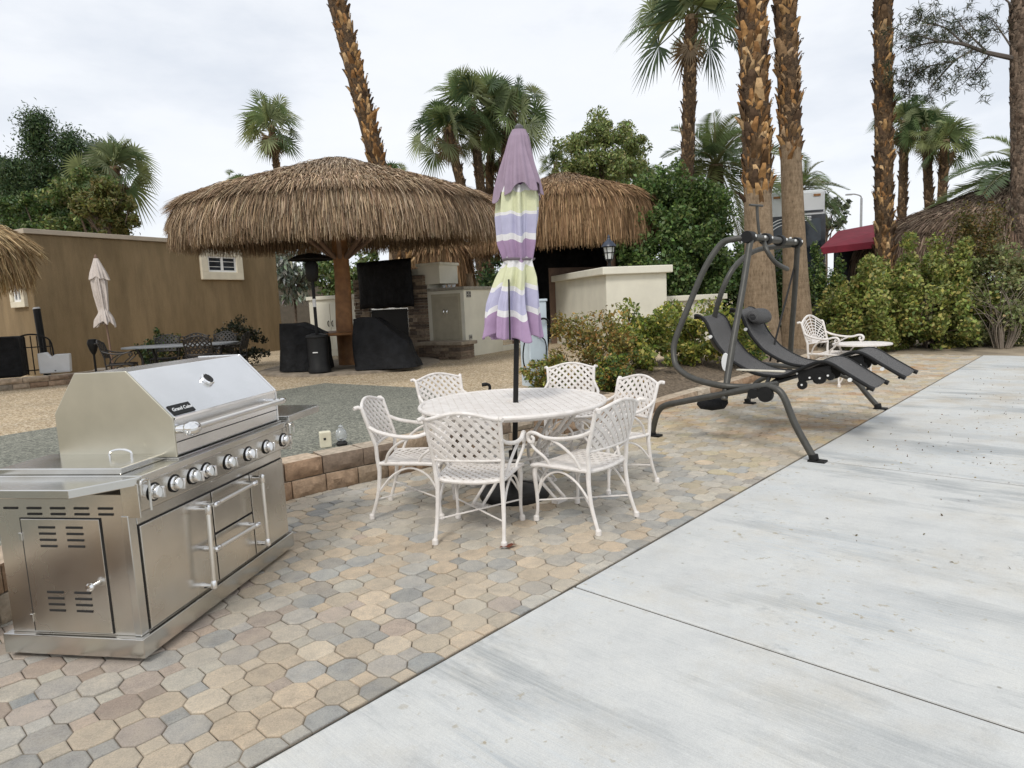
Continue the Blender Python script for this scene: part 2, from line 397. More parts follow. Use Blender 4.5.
def leaves(name, C, size, pal, parent, wide=.5, out=None, jit=.22, m=None, droop=.0):
    """many small folded leaves centred on C; out = preferred facing"""
    n = len(C); d = RNG.normal(size=(n, 3)); d[:, 2] -= droop
    if out is not None: d = d+out*.9
    d = unit(d); nr = RNG.normal(size=(n, 3)); nr[:, 2] += .8
    if out is not None: nr = nr+out*.8
    w = unit(np.cross(d, nr)); up = unit(np.cross(w, d))
    L = (size*(.6+.8*RNG.random(n)))[:, None]; W = L*wide*.5
    b = C-d*L*.5; t = C+d*L*.5-up*L*.12
    l = C+w*W+up*L*.06; r_ = C-w*W+up*L*.06
    V = np.stack([b, r_, t, l], 1).reshape(-1, 3); Fq = np.arange(4*n).reshape(n, 4)
    return npmesh(name, V, Fq, pick(pal, n, jit), m or M['leaf'], parent)
def blob_points(n, c, rad, clumps=40, spread=.22, shell=.55, flat=None):
    """points in clumps spread through an ellipsoid, denser to its outside"""
    c = np.array(c, float); rad = np.array(rad, float)
    d = unit(RNG.normal(size=(clumps, 3))); rr = (shell+(1-shell)*RNG.random((clumps, 1)))
    rr *= 1+RNG.normal(0, .10, (clumps, 1))
    k = d*rr
    idx = RNG.integers(0, clumps, n); sc = spread*(.6+.8*RNG.random(clumps))
    p = k[idx]+unit(RNG.normal(size=(n, 3)))*(RNG.random((n, 1))**.5)*sc[idx][:, None]
    out = unit(p)
    p = p*rad+c
    if flat is not None: keep = p[:, 2] > flat; p = p[keep]; out = out[keep]
    return p, out, k*rad+c
# ------------------------------------------------------------------ plants
G_YEL = [(.38, .39, .075), (.26, .31, .065), (.48, .43, .10), (.18, .24, .05), (.12, .165, .045)]
G_MID = [(.08, .14, .04), (.115, .18, .05), (.055, .105, .03), (.15, .20, .06)]
G_DARK = [(.034, .068, .028), (.05, .09, .035), (.07, .115, .045), (.026, .05, .022)]
G_OLIVE = [(.16, .21, .065), (.21, .25, .085), (.12, .165, .055), (.27, .29, .11)]
G_PALM = [(.13, .19, .075), (.19, .25, .105), (.27, .31, .16), (.08, .125, .055), (.23, .26, .10)]
G_RUST = [(.32, .22, .06), (.38, .22, .055), (.25, .23, .06), (.17, .18, .05), (.44, .33, .10)]

def bush(name, label, cat_, base, rad, n, size, pal, group=None, clumps=50, stems=7, wide=.55, spread=.24, shell=.5, kind=None, lift=.0, part='foliage'):
    t = thing(name, label, cat_, base, random.random()*6, group)
    c = (0, 0, rad[2]+lift)
    p, out, k = blob_points(n, c, rad, clumps, spread, shell, flat=.02)
    leaves(part, p, size, pal, t, wide, out)
    mb = MB()
    for i in range(stems):
        e = k[RNG.integers(0, len(k))]
        s0 = Vector((random.uniform(-.3, .3)*rad[0]*.5, random.uniform(-.3, .3)*rad[1]*.5, 0))
        e = Vector(e)*.9; mid = s0.lerp(e, .5)+Vector((random.uniform(-.1, .1), random.uniform(-.1, .1), .1))*rad[0]
        mb.tube(cat([s0, mid, e], 4), [max(.006, .018*rad[2]*(1-i_/9)) for i_ in range(9)], 5)
    mb.build('stem', M['bark'], t)
    return t
def tree(name, label, base, h, rad, n, size, pal, group=None, trunk_r=.18, clumps=45, spread=.22, cz=None, wide=.5, rz=0, droop=0., limbs=12):
    t = thing(name, label, 'tree', base, rz, group)
    cz = cz if cz is not None else h-rad[2]
    p, out, k = blob_points(n, (0, 0, cz), rad, clumps, spread, .45)
    leaves('crown', p, size, pal, t, wide, out*.6, droop=droop)
    mb = MB(); top = Vector((0, 0, cz))
    mb.tube(cat([(0, 0, 0), (.1, .05, cz*.5), top], 5), [trunk_r*(1-.06*i) for i in range(11)], 8)
    for i in range(min(limbs, len(k))):
        e = Vector(k[i]); s0 = Vector((.05, 0, cz*(.55+.3*random.random())))
        mb.tube(cat([s0, s0.lerp(e, .5)+Vector((0, 0, .15*rad[2]*random.random())), e], 4), [trunk_r*.45*(1-.1*j) for j in range(9)], 5)
    mb.build('trunk', M['bark'], t)
    return t

def rotm(az, el, roll=0.):
    """matrix whose x axis points to azimuth az, elevation el"""
    x = np.array([math.cos(el)*math.cos(az), math.cos(el)*math.sin(az), math.sin(el)])
    y = np.array([-math.sin(az), math.cos(az), 0.]); z = np.cross(x, y)
    c, s = math.cos(roll), math.sin(roll)
    return np.stack([x, c*y+s*z, c*z-s*y], 1)
def fan_crown(name, c, rc, nf, nl, parent, pal=G_PALM, lo=-65, hi=88, pet=.58, dead=0, sag=.55, seed=0):
    rg = np.random.default_rng(seed+5); V = []; Fq = []; T = []; pal = np.array(pal); off = 0
    for i in range(nf+dead):
        dd = i >= nf
        az = i*2.39996+rg.normal(0, .2)
        el = R(rg.uniform(-88, -70)) if dd else R(lo+(hi-lo)*((i+.5)/nf)**1.0+rg.normal(0, 6))
        sc = rc*(.85+.3*rg.random())*(.8 if dd else 1); pl = pet*sc; fr = sc*(1-pet)
        m3 = rotm(az, el, rg.normal(0, .8))
        base = pal[rg.integers(0, len(pal))]*(1+rg.normal(0, .15))
        if not dd and i >= nf-5: el = R(rg.uniform(60, 88)); m3 = rotm(az, el, rg.normal(0, .8)); pl *= .3
        if dd: base = np.array((.23, .16, .085))*(.7+.5*rg.random())
        pl *= .8+.35*rg.random(); fr = sc-pl; ang = np.radians(np.linspace(-112, 112, nl))
        w = fr*math.tan(np.radians(118)/nl)*.52*.95
        loc = []
        for a in ang:
            ln = fr*(.72+.28*math.cos(a*.55))*(.92+.16*rg.random())
            d = np.array([math.cos(a), math.sin(a), 0.]); s_ = np.array([-d[1], d[0], 0.])
            h0 = np.array([pl, 0, 0.])
            fold = np.array([0, 0, .07*fr*(1 if (len(loc)//5) % 2 else -1)])*.4
            loc += [h0, h0+d*ln*.45-s_*w+fold, h0+d*ln, h0+d*ln*.45+s_*w+fold]
            k = len(loc)-4; Fq.append([off+k, off+k+1, off+k+2, off+k+3]); T.append(base*(1+rg.normal(0, .12)))
        # petiole: two crossed strips
        pw = .012*rc+.008
        for s_ in (np.array([0, pw, 0.]), np.array([0, 0, pw])):
            loc += [-s_, np.array([pl, 0, 0])-s_*.6, np.array([pl, 0, 0])+s_*.6, s_]
            k = len(loc)-4; Fq.append([off+k, off+k+1, off+k+2, off+k+3]); T.append(np.array((.16, .17, .06)) if not dd else base)
        L = np.array(loc); W = L@m3.T
        dist = np.maximum(np.linalg.norm(L, axis=1)-pl, 0)
        W[:, 2] -= sag*(dist**2)/(fr+1e-6)*(.35 if dd else 1)*(.7+.6*rg.random())
        V.append(W+np.array(c)); off += len(loc)
    return npmesh(name, np.concatenate(V), Fq, np.clip(T, .004, 1), M['palm_leaf'], parent)
def feather_crown(name, c, rc, nf, nl, parent, pal=G_PALM, lo=-25, hi=80, seed=0, sag=.55):
    rg = np.random.default_rng(seed+9); V = []; Fq = []; T = []; pal = np.array(pal); off = 0
    for i in range(nf):
        az = i*2.39996; el = R(lo+(hi-lo)*(i+.5)/nf+rg.normal(0, 6)); ln = rc*(.85+.3*rg.random())
        m3 = rotm(az, el, rg.normal(0, .3)); base = pal[rg.integers(0, len(pal))]*(1+rg.normal(0, .15)); loc = []
        nseg = 8
        for j in range(nseg):
            x0, x1 = ln*j/nseg, ln*(j+1)/nseg; w0 = .018*rc*(1-.8*j/nseg); w1 = .018*rc*(1-.8*(j+1)/nseg)
            loc += [np.array(p) for p in ((x0, -w0, 0), (x1, -w1, 0), (x1, w1, 0), (x0, w0, 0))]
            k = len(loc)-4; Fq.append([off+k+q for q in range(4)]); T.append(np.array((.19, .19, .08)))
        for j in range(nl):
            f = .12+.88*(j+.5)/nl; x = ln*f; lf = ln*.26*math.sin(math.pi*(.12+.80*f))**.7; w = ln*.012
            for sg in (-1, 1):
                d = unit(np.array([.62+.3*f, sg*.8, .22+.12*rg.random()]))*lf*(.9+.2*rg.random())
                h0 = np.array([x, 0, 0.]); sd = np.array([w, 0, 0.])
                loc += [h0, h0+d*.4+sd, h0+d, h0+d*.4-sd]
                k = len(loc)-4; Fq.append([off+k+q for q in range(4)]); T.append(base*(1+rg.normal(0, .14)))
        L = np.array(loc); W = L@m3.T; W[:, 2] -= sag*(L[:, 0]**2)/ln*(.7+.5*rg.random())
        V.append(W+np.array(c)); off += len(loc)
    return npmesh(name, np.concatenate(V), Fq, np.clip(T, .004, 1), M['palm_leaf'], parent)
def boots(name, path, rad, n, size, parent, pal, z0=0., z1=1., out=.5, m=None, lift=.75):
    """overlapping cut leaf bases spiralling up a palm trunk; path(t), rad(t), t in z0..z1"""
    V = []; Fq = []; T = []; pal = np.array(pal)
    for i in range(n):
        t = z0+(z1-z0)*(i+.5)/n; t = t if n < 300 else min(z1, max(z0*.8, t+RNG.normal(0, .006)-(abs(RNG.normal(0, .015)) if t < z0+.05*(z1-z0) else 0))); a = i*2.39996+RNG.normal(0, .5); p = np.array(path(t)); r_ = rad(t); sz_ = size; size = sz_*float(RNG.choice([.6, .8, 1., 1.25], p=[.25, .3, .3, .15]))
        o = np.array([math.cos(a), math.sin(a), 0]); s_ = np.array([-o[1], o[0], 0]); u = np.array([0, 0, 1.])
        w = size*(.22+.24*RNG.random()); h = size*(1.1+1.0*RNG.random()); tipo = size*out*(.15+1.15*RNG.random()**1.6)
        b = p+o*r_*.96; lean = s_*size*RNG.normal(0, .30)
        k = len(V); q = h*lift; size = sz_
        V += [b-s_*w, b+s_*w, b+u*q*.6+s_*w*.75+o*tipo*.55+lean*.5, b+u*q*.6-s_*w*.75+o*tipo*.55+lean*.5,
              b+u*q+s_*w*.42+o*tipo+lean, b+u*q-s_*w*.42+o*tipo+lean,
              b+u*q*.95+s_*w*.4+o*tipo*.55+lean, b+u*q*.95-s_*w*.4+o*tipo*.55+lean,
              b+u*q*.35-s_*w*.9, b+u*q*.35+s_*w*.9]
        c = pal[RNG.integers(0, len(pal))]*(1+RNG.normal(0, .18))
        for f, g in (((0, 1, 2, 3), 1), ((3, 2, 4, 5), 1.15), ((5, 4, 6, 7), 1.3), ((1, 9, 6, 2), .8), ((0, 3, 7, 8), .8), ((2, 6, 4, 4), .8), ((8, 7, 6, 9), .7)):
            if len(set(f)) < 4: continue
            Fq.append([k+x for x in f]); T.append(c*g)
    return npmesh(name, V, Fq, np.clip(T, .01, 1), m or M['boot'], parent)
BOOT = [(.30, .165, .065), (.24, .125, .05), (.37, .225, .10), (.16, .09, .042), (.075, .048, .03), (.44, .295, .155), (.11, .068, .036)]
BOOT_D = [(.17, .105, .055), (.115, .072, .04), (.24, .155, .085), (.075, .05, .032), (.34, .235, .14)]
def palm(name, label, base, top, r0, r1, crown=1.8, nf=34, nl=18, nb=120, bsize=.2, group=None, pal=G_PALM, bpal=BOOT_D, boot0=.0, dead=6, seed=0, feather=False, lean=(0, 0), sag=.5, lo=-65):
    """palm whose trunk runs from base to top (both world points); crown on the top"""
    base = Vector(base); top = Vector(top); d = top-base
    t = thing(name, label, 'palm tree', base, 0, group)
    def path(q): return (d.x*q+lean[0]*math.sin(math.pi*q), d.y*q+lean[1]*math.sin(math.pi*q), d.z*q)
    def rad(q): return r1*(1.08-.08*q)+(r0-r1*1.08)*math.exp(-q*d.z/1.5)
    QS = [0, .02, .04, .065, .09, .12, .16, .2, .25, .32, .4, .5, .6, .7, .8, .9, 1]
    mb = MB(); mb.tube([path(i) for i in QS], [rad(i) for i in QS], 18)
    tr = mb.build('trunk', M['palm_smooth'], t)
    if nb:
        mc = MB(); q0 = boot0+.012; mc.tube([path(q0+(.985-q0)*i/14) for i in range(15)], [rad(q0+(.985-q0)*i/14)*1.03 for i in range(15)], 16); mc.build('dark_core', M['palm_core'], tr)  # dark tube: gaps between the leaf bases are darkened by colour
        boots('leaf_base', path, rad, nb, bsize, tr, bpal, boot0, .985)
    if crown:
        (feather_crown if feather else fan_crown)('crown', d, crown, nf, nl, t, pal, seed=seed, **({} if feather else dict(dead=dead, sag=sag, lo=lo)))
    return t

# ------------------------------------------------------------------ thatch
M['palm_core'] = plain('palm_core', (.10, .062, .032), .95, 0, .5, 16, .9, 40, .03)
THATCH = [(.345, .255, .17), (.26, .185, .12), (.46, .36, .255), (.155, .105, .066), (.30, .21, .132), (.385, .28, .18), (.21, .14, .086)]
def thatch(name, parent, prof, n, ln, w, pal, fringe=(.55, 3000), seg=48, shell=(.16, .11, .06), lift=.05, rim_in=.25, part_tone=.12, ragged=.38):
    """prof: (r,z) from apex down to eave.  Strands lie down the slope in overlapping layers and hang at the eave."""
    prof = np.array(prof, float); ds = np.linalg.norm(np.diff(prof, axis=0), axis=1)
    area = ds*(prof[:-1, 0]+prof[1:, 0]); pr = area/area.sum(); i = RNG.choice(len(ds), n, p=pr)
    f = RNG.random(n); P = prof[i]+(prof[i+1]-prof[i])*f[:, None]; tg = (prof[i+1]-prof[i])/ds[i][:, None]
    th = RNG.random(n)*2*np.pi
    nf = fringe[1]; L = ln*(.6+.8*RNG.random(n))
    # eave fringe
    P2 = np.tile(prof[-1], (nf, 1))+np.stack([-rim_in*RNG.random(nf)**1.5, RNG.normal(0, .03, nf)+.04], 1)
    tg2 = unit(np.stack([RNG.normal(-.02, .08, nf), -np.ones(nf)], 1)); L2 = fringe[0]*(1-ragged+2*ragged*RNG.random(nf))
    P = np.concatenate([P, P2]); tg = np.concatenate([tg, tg2]); th = np.concatenate([th, RNG.random(nf)*2*np.pi]); L = np.concatenate([L, L2])
    m_ = n+nf; er = np.stack([np.cos(th), np.sin(th), np.zeros(m_)], 1); et = np.stack([-np.sin(th), np.cos(th), np.zeros(m_)], 1); ez = np.array([0, 0, 1.])
    pos = er*P[:, :1]+ez*P[:, 1:2]; d = er*tg[:, :1]+ez*tg[:, 1:2]; nr = er*(-tg[:, 1:2])+ez*tg[:, :1]
    nr[nr[:, 2] < -.2] *= 1
    hang = np.clip((P[:, :1]-prof[-1, 0]*.87)/(prof[-1, 0]*.13), 0, 1)**1.5*.8      # strands turn down at the eave
    d = unit(d*(1-hang)-ez*hang*1.0+er*hang*.12); nr = unit(nr*(1-hang)+er*hang)
    d = unit(d+et*RNG.normal(0, .10, (m_, 1))+nr*RNG.normal(.02, .05, (m_, 1)))
    wv = unit(np.cross(d, nr)+nr*RNG.normal(0, .5, (m_, 1)))*(w*(.6+.8*RNG.random((m_, 1)))/2)
    p0 = pos+nr*(.01+lift*.6*RNG.random((m_, 1))); mid = p0+d*L[:, None]*.5+nr*lift*RNG.random((m_, 1)); end = p0+d*L[:, None]-ez*(.10*L[:, None])+nr*lift*.4
    V = np.stack([p0-wv, p0+wv, mid+wv, mid-wv, end+wv*.35, end-wv*.35], 1).reshape(-1, 3)
    b = np.arange(m_)*6
    Fq = np.concatenate([np.stack([b, b+1, b+2, b+3], 1), np.stack([b+3, b+2, b+4, b+5], 1)])
    t = pick(pal, m_, .2, .12); cell = .80+.42*RNG.random((44, 14)); zr_ = (P[:, 1]-prof[-1, 1])/(prof[0, 1]-prof[-1, 1])
    ca_ = (th*44/(2*np.pi)+RNG.normal(0, .35, m_)).astype(int) % 44; cb_ = np.clip(zr_*13+RNG.normal(0, .35, m_), 0, 13).astype(int)
    t = t*cell[ca_, cb_][:, None]; gr = np.clip((zr_-.45)*1.5, 0, .6)[:, None]*RNG.random((m_, 1)); t = t*(1-gr)+t.mean(1, keepdims=True)*np.array([1.12, 1.02, .9])*gr
    t = np.concatenate([t, t*1.06])
    o = npmesh(name, V, Fq, np.clip(t, .01, 1), M['thatch'], parent)
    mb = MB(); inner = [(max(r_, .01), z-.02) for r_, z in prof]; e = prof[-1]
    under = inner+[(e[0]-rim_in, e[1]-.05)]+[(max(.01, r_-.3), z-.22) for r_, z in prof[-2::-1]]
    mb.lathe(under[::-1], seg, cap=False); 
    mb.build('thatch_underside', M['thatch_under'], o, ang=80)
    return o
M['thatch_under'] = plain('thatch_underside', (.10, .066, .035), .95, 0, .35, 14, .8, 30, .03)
# ================================================================== SETTING
# wall front line in (u,v): retaining wall behind the grill, lower kerb further on
WALL = [(-3.4, 1.15), (-2.9, 1.5), (-2.35, 1.98), (-1.7, 2.5), (-.9, 2.86), (0, 2.95), (.85, 2.84), (1.6, 2.79), (2.4, 2.72), (3.2, 2.65), (4.0, 2.6), (4.7, 2.52)]
KERB = [(4.72, 2.52), (5.14, 2.47), (6.5, 2.5), (7.8, 2.5), (9.5, 2.6), (11.5, 2.75), (13.6, 2.95)]
def vline(u):
    L = WALL+KERB
    for (a, b), (c, d) in zip(L, L[1:]):
        if a <= u <= c: return b+(d-b)*(u-a)/(c-a+1e-9)
    return 1.0 if u < -3.4 else 2.95
# ground sheet to the horizon
mb = MB(); mb.add([(-400, -60, -.06), (400, -60, -.06), (400, 600, -.06), (-400, 600, -.06)], [(0, 1, 2, 3)])
tag(mb.build('ground', M['ground'], smooth=False), kind='structure')
# sandy strip round the far end of pad and patio
mb = MB(); pts = [uvw(13.7, 3.2), uvw(14.45, -.02), uvw(14.45, -12), uvw(22, -12), uvw(22, 8), uvw(13.2, 8)]
mb.add([(p.x, p.y, -.012) for p in pts], [tuple(range(5, -1, -1))])
tag(mb.build('dirt_strip', M['ground'], smooth=False), kind='structure')
# raised terrace (tan aggregate) behind the retaining wall
edge = [uvw(u, v+.12) for u, v in [(-9, .2)]+WALL]+[uvw(4.7, 3.6), uvw(9, 3.9), uvw(13, 4.2)]
poly = [(p.x, p.y) for p in edge]+[(14, 60), (-60, 60), (-60, -10), (-12, -10)]
mb = MB(); n = len(poly); mb.add([(x, y, .3) for x, y in poly]+[(x, y, -.05) for x, y in poly],
       [tuple(range(n))]+[(i+n, (i+1) % n+n, (i+1) % n, i) for i in range(n)])
tag(mb.build('aggregate_terrace', M['aggregate'], smooth=False), kind='structure')
# grey-green court on the terrace
A, B, C = gp(0, 436, .304), gp(325, 383, .304), gp(425, 388, .304)
D = (A-B)*1.2+A
pl = [D, A, B, C]+[Vector((p.x, p.y, .304)) for p in reversed([uvw(u, v+.27) for u, v in WALL[1:9]])]+[uvw(-7, .6, .304)]
mb = MB(); mb.add([(p.x, p.y, .304) for p in pl], [tuple(range(len(pl)-1, -1, -1))])
tag(mb.build('gravel_court', M['turf'], smooth=False), kind='structure')
# planting bed sloping from the kerb to the terrace
us = [2.6+.4*i for i in range(29)]; vs_, fs_ = [], []
for i, u in enumerate(us):
    for j in range(7):
        v = vline(u)+.12+j*(.32 if u > 4.6 else .24); z = .10 if u > 4.7 else .27
        z = z+(.315-z)*min(1, j/4)+random.uniform(-.02, .03)
        vs_.append(uvw(u, v, z if j else z-.02))
for i in range(len(us)-1):
    for j in range(6): a = i*7+j; fs_.append((a, a+7, a+8, a+1))
mb = MB(); mb.add(vs_, fs_); tag(mb.build('planting_bed', M['soil'], ang=180), kind='structure')

# concrete pad in separate pours
mb = MB(); cuts = [-9, -3.5, 0, 3.5, 6.93, 10.4, 14.4]
mbm = []
def slab(u0, u1, v0, v1, z0, z1):
    b = [uvw(u0, v0), uvw(u1, v0), uvw(u1, v1), uvw(u0, v1)]
    mb.prism([(p.x, p.y) for p in reversed(b)], z0, z1)
for a, b in zip(cuts, cuts[1:]): slab(a+(.013 if a == 3.5 else .007), b-(.013 if b == 3.5 else .007), -11, -.022, -.05, .006)
tag(mb.build('concrete_pad', M['concrete'], smooth=False, bev=.007), kind='structure')
mb = MB(); slab(-9, 14.4, -10.9, -.03, -.055, -.001); mb2 = mb
tag(mb.build('joint_bed', plain('joint_filler', (.07, .06, .048), .9), smooth=False), kind='structure')

# ---- paved patio: octagons and small stones, one tone each
TAN = [(0.493, 0.414, 0.312), (0.53, 0.446, 0.339), (0.465, 0.391, 0.298), (0.512, 0.423, 0.316)]
GREY = [(.35, .345, .325), (.38, .37, .345), (.30, .305, .295), (.41, .395, .36)]
PINK = [(0.409, 0.339, 0.284), (0.391, 0.33, 0.284), (0.335, 0.265, 0.219), (0.381, 0.363, 0.335)]
PALE = [(0.456, 0.423, 0.363), (0.428, 0.405, 0.358), (0.484, 0.442, 0.367)]
YEL = [(0.474, 0.4, 0.26), (0.446, 0.381, 0.27), (0.428, 0.377, 0.288), (0.456, 0.409, 0.326)]
def tonefor(u, v):
    q = random.random()
    if u < -1.2 and v > .75: pal = PINK if q < .5 else (GREY if q < .75 else PALE)
    elif u < -.1: pal = TAN if q < .52 else (GREY if q < .80 else (PALE if q < .93 else PINK))
    elif u < 3.0: 
        g = .18+.5*max(0, 1-abs(v-.35)/.6)*(1 if u < 1.0 else .35)
        pal = TAN if q < g*.8 else (GREY if q < g*.8+.30 else PALE)
        if u > 1.5 and q < .12: pal = YEL
    else: pal = YEL if q < .55 else (PALE if q < .9 else TAN)
    c = random.choice(pal); c = tuple(1.07*(.86*x+.14*y) for x, y in zip(c, (.44, .385, .305))); k = random.gauss(1, .07); j = random.gauss(0, .025)
    return (c[0]*k*(1+j), c[1]*k, c[2]*k*(1-j))
LU, SU, WV, WS = .162, .092, .166, .088; PU, PV = LU+SU, (WV+WS)/2
patio = MB()
def stone(poly, tone):
    cu = sum(p[0] for p in poly)/len(poly); cv = sum(p[1] for p in poly)/len(poly); n = len(poly)
    h = random.gauss(0, .0018); tx, ty = random.gauss(0, .010), random.gauss(0, .010); rings = []
    for ins, z in ((.0022, -.022), (.0022, -.005), (.0046, -.0014), (.0085, 0)):
        ring = []
        for a, b in poly:
            du, dv = a-cu, b-cv; l = math.hypot(du, dv); k = 1-ins*1.25/l
            ring.append(uvw(cu+du*k, cv+dv*k, z+h+tx*du+ty*dv))
        rings.append(ring)
    vs = [p for r_ in rings for p in r_]; fs = [tuple(3*n+i for i in range(n))]
    for q in range(3): fs += [(q*n+i, q*n+(i+1) % n, (q+1)*n+(i+1) % n, (q+1)*n+i) for i in range(n)]
    patio.add(vs, fs, tone)
def clipv(poly, v0):
    out = []
    for (a, b), (c, d) in zip(poly, poly[1:]+poly[:1]):
        if b >= v0: out.append((a, b))
        if (b >= v0) != (d >= v0): t = (v0-b)/(d-b); out.append((a+(c-a)*t, v0))
    return out
ra = math.ceil
for j in range(-1, 26):
    for i in range(-18, 60):
        u = i*PU+(j % 2)*PU/2; v = j*PV+.03
        if v > vline(u)+.1: continue
        if u > 14.4: continue
        oc = [(LU/2, -WS/2), (LU/2, WS/2), (SU/2, WV/2), (-SU/2, WV/2), (-LU/2, WS/2), (-LU/2, -WS/2), (-SU/2, -WV/2), (SU/2, -WV/2)]
        # slightly rounded corners come from the tapering rings
        tn = tonefor(u, v)
        for pl_, (a, b) in ((oc, (u, v)), ([(SU/2, -WS/2), (SU/2, WS/2), (-SU/2, WS/2), (-SU/2, -WS/2)], (u+PU/2, v))):
            q = clipv([(a+x, b+y) for x, y in pl_], .004)
            if len(q) >= 3 and max(y for x, y in q)-min(y for x, y in q) > .012: stone(q, tn if a == u or random.random() < .45 else tonefor(a, b))
po = patio.build('paved_patio', M['paver'], smooth=False); tag(po, kind='structure')
mb = MB(); e_ = [uvw(-5, .0), uvw(14.5, .0)]+[uvw(u, v+.1) for u, v in reversed(WALL+KERB)]+[uvw(-5, 1.0)]
M['joint_sand'] = plain('joint_sand', (.22, .185, .14), .95, 0, .6, 5, .6, 60, .01)
mb.add([(p.x, p.y, -.0075) for p in e_], [tuple(range(len(e_)))])
tag(mb.build('joint_sand', M['joint_sand'], smooth=False), kind='structure')

# ---- retaining wall and kerb of split-face blocks
BLK = [(.40, .285, .195), (.33, .24, .17), (.44, .34, .245), (.30, .23, .175), (.37, .25, .165), (.43, .365, .285)]
def along(path, s):
    for (a, b) in zip(path, path[1:]):
        L = (b-a).length
        if s <= L: return a+(b-a)*(s/L), (b-a).normalized()
        s -= L
    return path[-1].copy(), (path[-1]-path[-2]).normalized()
def blockrow(mb, path, z0, h, depth, l0, off, back=0., topt=1.35):
    P = [Vector((p.x, p.y, 0)) for p in path]; total = sum((b-a).length for a, b in zip(P, P[1:])); s = off
    while s < total-.05:
        ln = min(l0*random.uniform(.92, 1.08), total-s)
        a, t = along(P, s+.004); b, _ = along(P, s+ln-.004); t = (b-a).normalized(); nrm = Vector((-t.y, t.x, 0))  # away from the patio
        tone = random.choice(BLK); k = random.gauss(1, .1); tone = tuple(x*k for x in tone); nx, nz = 7, 4
        front = []; zz = [z0+.004+(h-.008)*j/(nz-1) for j in range(nz)]; LL = (b-a).length
        for j in range(nz):
            for i in range(nx):
                e = (i in (0, nx-1)) or (j in (0, nz-1))
                d = -random.uniform(.0, .028) if not e else .012
                front.append(a+t*(LL*i/(nx-1))+nrm*(back+d)+Vector((0, 0, zz[j])))
        n0 = len(front)
        bk = [a+nrm*(back+depth)+t*.012+Vector((0, 0, z0+.004)), b+nrm*(back+depth)-t*.012+Vector((0, 0, z0+.004)),
              b+nrm*(back+depth)-t*.012+Vector((0, 0, z0+h-.004+random.gauss(0, .002))), a+nrm*(back+depth)+t*.012+Vector((0, 0, z0+h-.004))]
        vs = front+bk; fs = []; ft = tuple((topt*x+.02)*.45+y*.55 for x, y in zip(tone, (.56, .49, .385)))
        for j in range(nz-1):
            for i in range(nx-1): q = j*nx+i; fs.append((q, q+1, q+nx+1, q+nx))
        mb.add(vs, fs, tone)
        top = [(nz-1)*nx+i for i in range(nx)]; o = len(mb.v)-len(vs)
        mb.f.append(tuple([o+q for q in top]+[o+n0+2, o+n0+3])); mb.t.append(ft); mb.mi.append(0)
        for f in ([q*nx+nx-1 for q in range(nz)][::-1]+[n0+2, n0+1][::1], [q*nx for q in range(nz)]+[n0+3, n0]):
            mb.f.append(tuple(o+q for q in f)); mb.t.append(tone); mb.mi.append(0)
        mb.f.append(tuple(o+n0+q for q in (0, 1, 2, 3))); mb.t.append(tone); mb.mi.append(0)
        s += ln
wp = [uvw(*q) for q in WALL]; wpath = cat(wp, 4)
mb = MB(); blockrow(mb, wpath, -.02, .175, .24, .30, -.0+.0); blockrow(mb, wpath, .155, .165, .26, .37, .16, .012)
tag(mb.build('retaining_wall', M['block'], ang=28), 'curving low retaining wall of rough tan and brown split blocks behind the grill and table', 'wall')
kp = cat([uvw(*q) for q in KERB], 4)
mb = MB(); blockrow(mb, kp, -.02, .15, .22, .42, 0, 0, 1.2)
tag(mb.build('block_kerb', M['block'], ang=28), 'single course of worn blocks edging the planting bed behind the swing', 'kerb')
# ================================================================== GRILL
AG = R(9.4); GB = (-1.748, 2.863)
g = thing('barbecue_grill', 'large stainless steel outdoor grill island with hood closed and eight knobs', 'grill', (*GB, 0), math.pi/2-AG)
S, SD, SH, CH = M['steel'], M['steel_dark'], M['steel_hood'], M['chrome']
mb = MB(); mb.bx(0, 1.43, 0, .75, .028, .122); mb.build('plinth', S, g, False, .004)
mb = MB()
for x in (.12, 1.31):
    for y in (.12, .63): mb.cut().lathe([(.03, -.028), (.03, .005)], 12, (x, y, .03))
mb.build('castor', M['black_paint'], g)
mb = MB(); mb.bx(.03, 1.41, .03, .72, .122, .80); mb.build('cabinet', SD, g, False, .003)
mb = MB(); mb.bx(.024, .075, .024, .06, .123, .70); mb.build('corner_post', S, g, False, .003)
# near end panel: door with louvre slots
mb = MB(); mb.bx(.020, .0295, .172, .585, .135, .685); d_ = mb.build('side_door', SD, g, False, .002)
mb = MB(); mb.bx(.0262, .0298, .168, .5955, .131, .689); mb.build('door_gap', M['slot'], d_, False)
mb = MB()
for zc, n_ in ((.60, 4), (.285, 4)):
    for yc in (.449, .303):
        mb.cut()
        for k in range(n_): mb.bx(.0172, .0205, yc-.043, yc+.043, zc+.046-.03*k-.005, zc+.046-.03*k+.005)
mb.build('louvre_slot', M['slot'], d_, False)
mb = MB(); mb.lathe([(.008, 0), (.008, .02), (.017, .026), (.02, .036), (.014, .046), (.002, .048)], 16, (.02, .228, .375), axis=Matrix.Rotation(-math.pi/2, 3, 'Y'))
mb.build('knob', CH, d_)
mb = MB()
for z in (.60, .20): mb.cut().bx(.013, .021, .583, .6, z-.02, z+.02)
mb.build('hinge', S, d_, False, .002)
mb = MB()
for i in range(5):
    mb.cut()
    for k in range(2 if i < 4 else 1): mb.bx(.0265, .0305, .10+i*.125, .175+i*.125, .735-.028*k-.005, .735-.028*k+.005)
mb.build('vent_slot', M['slot'], g, False)
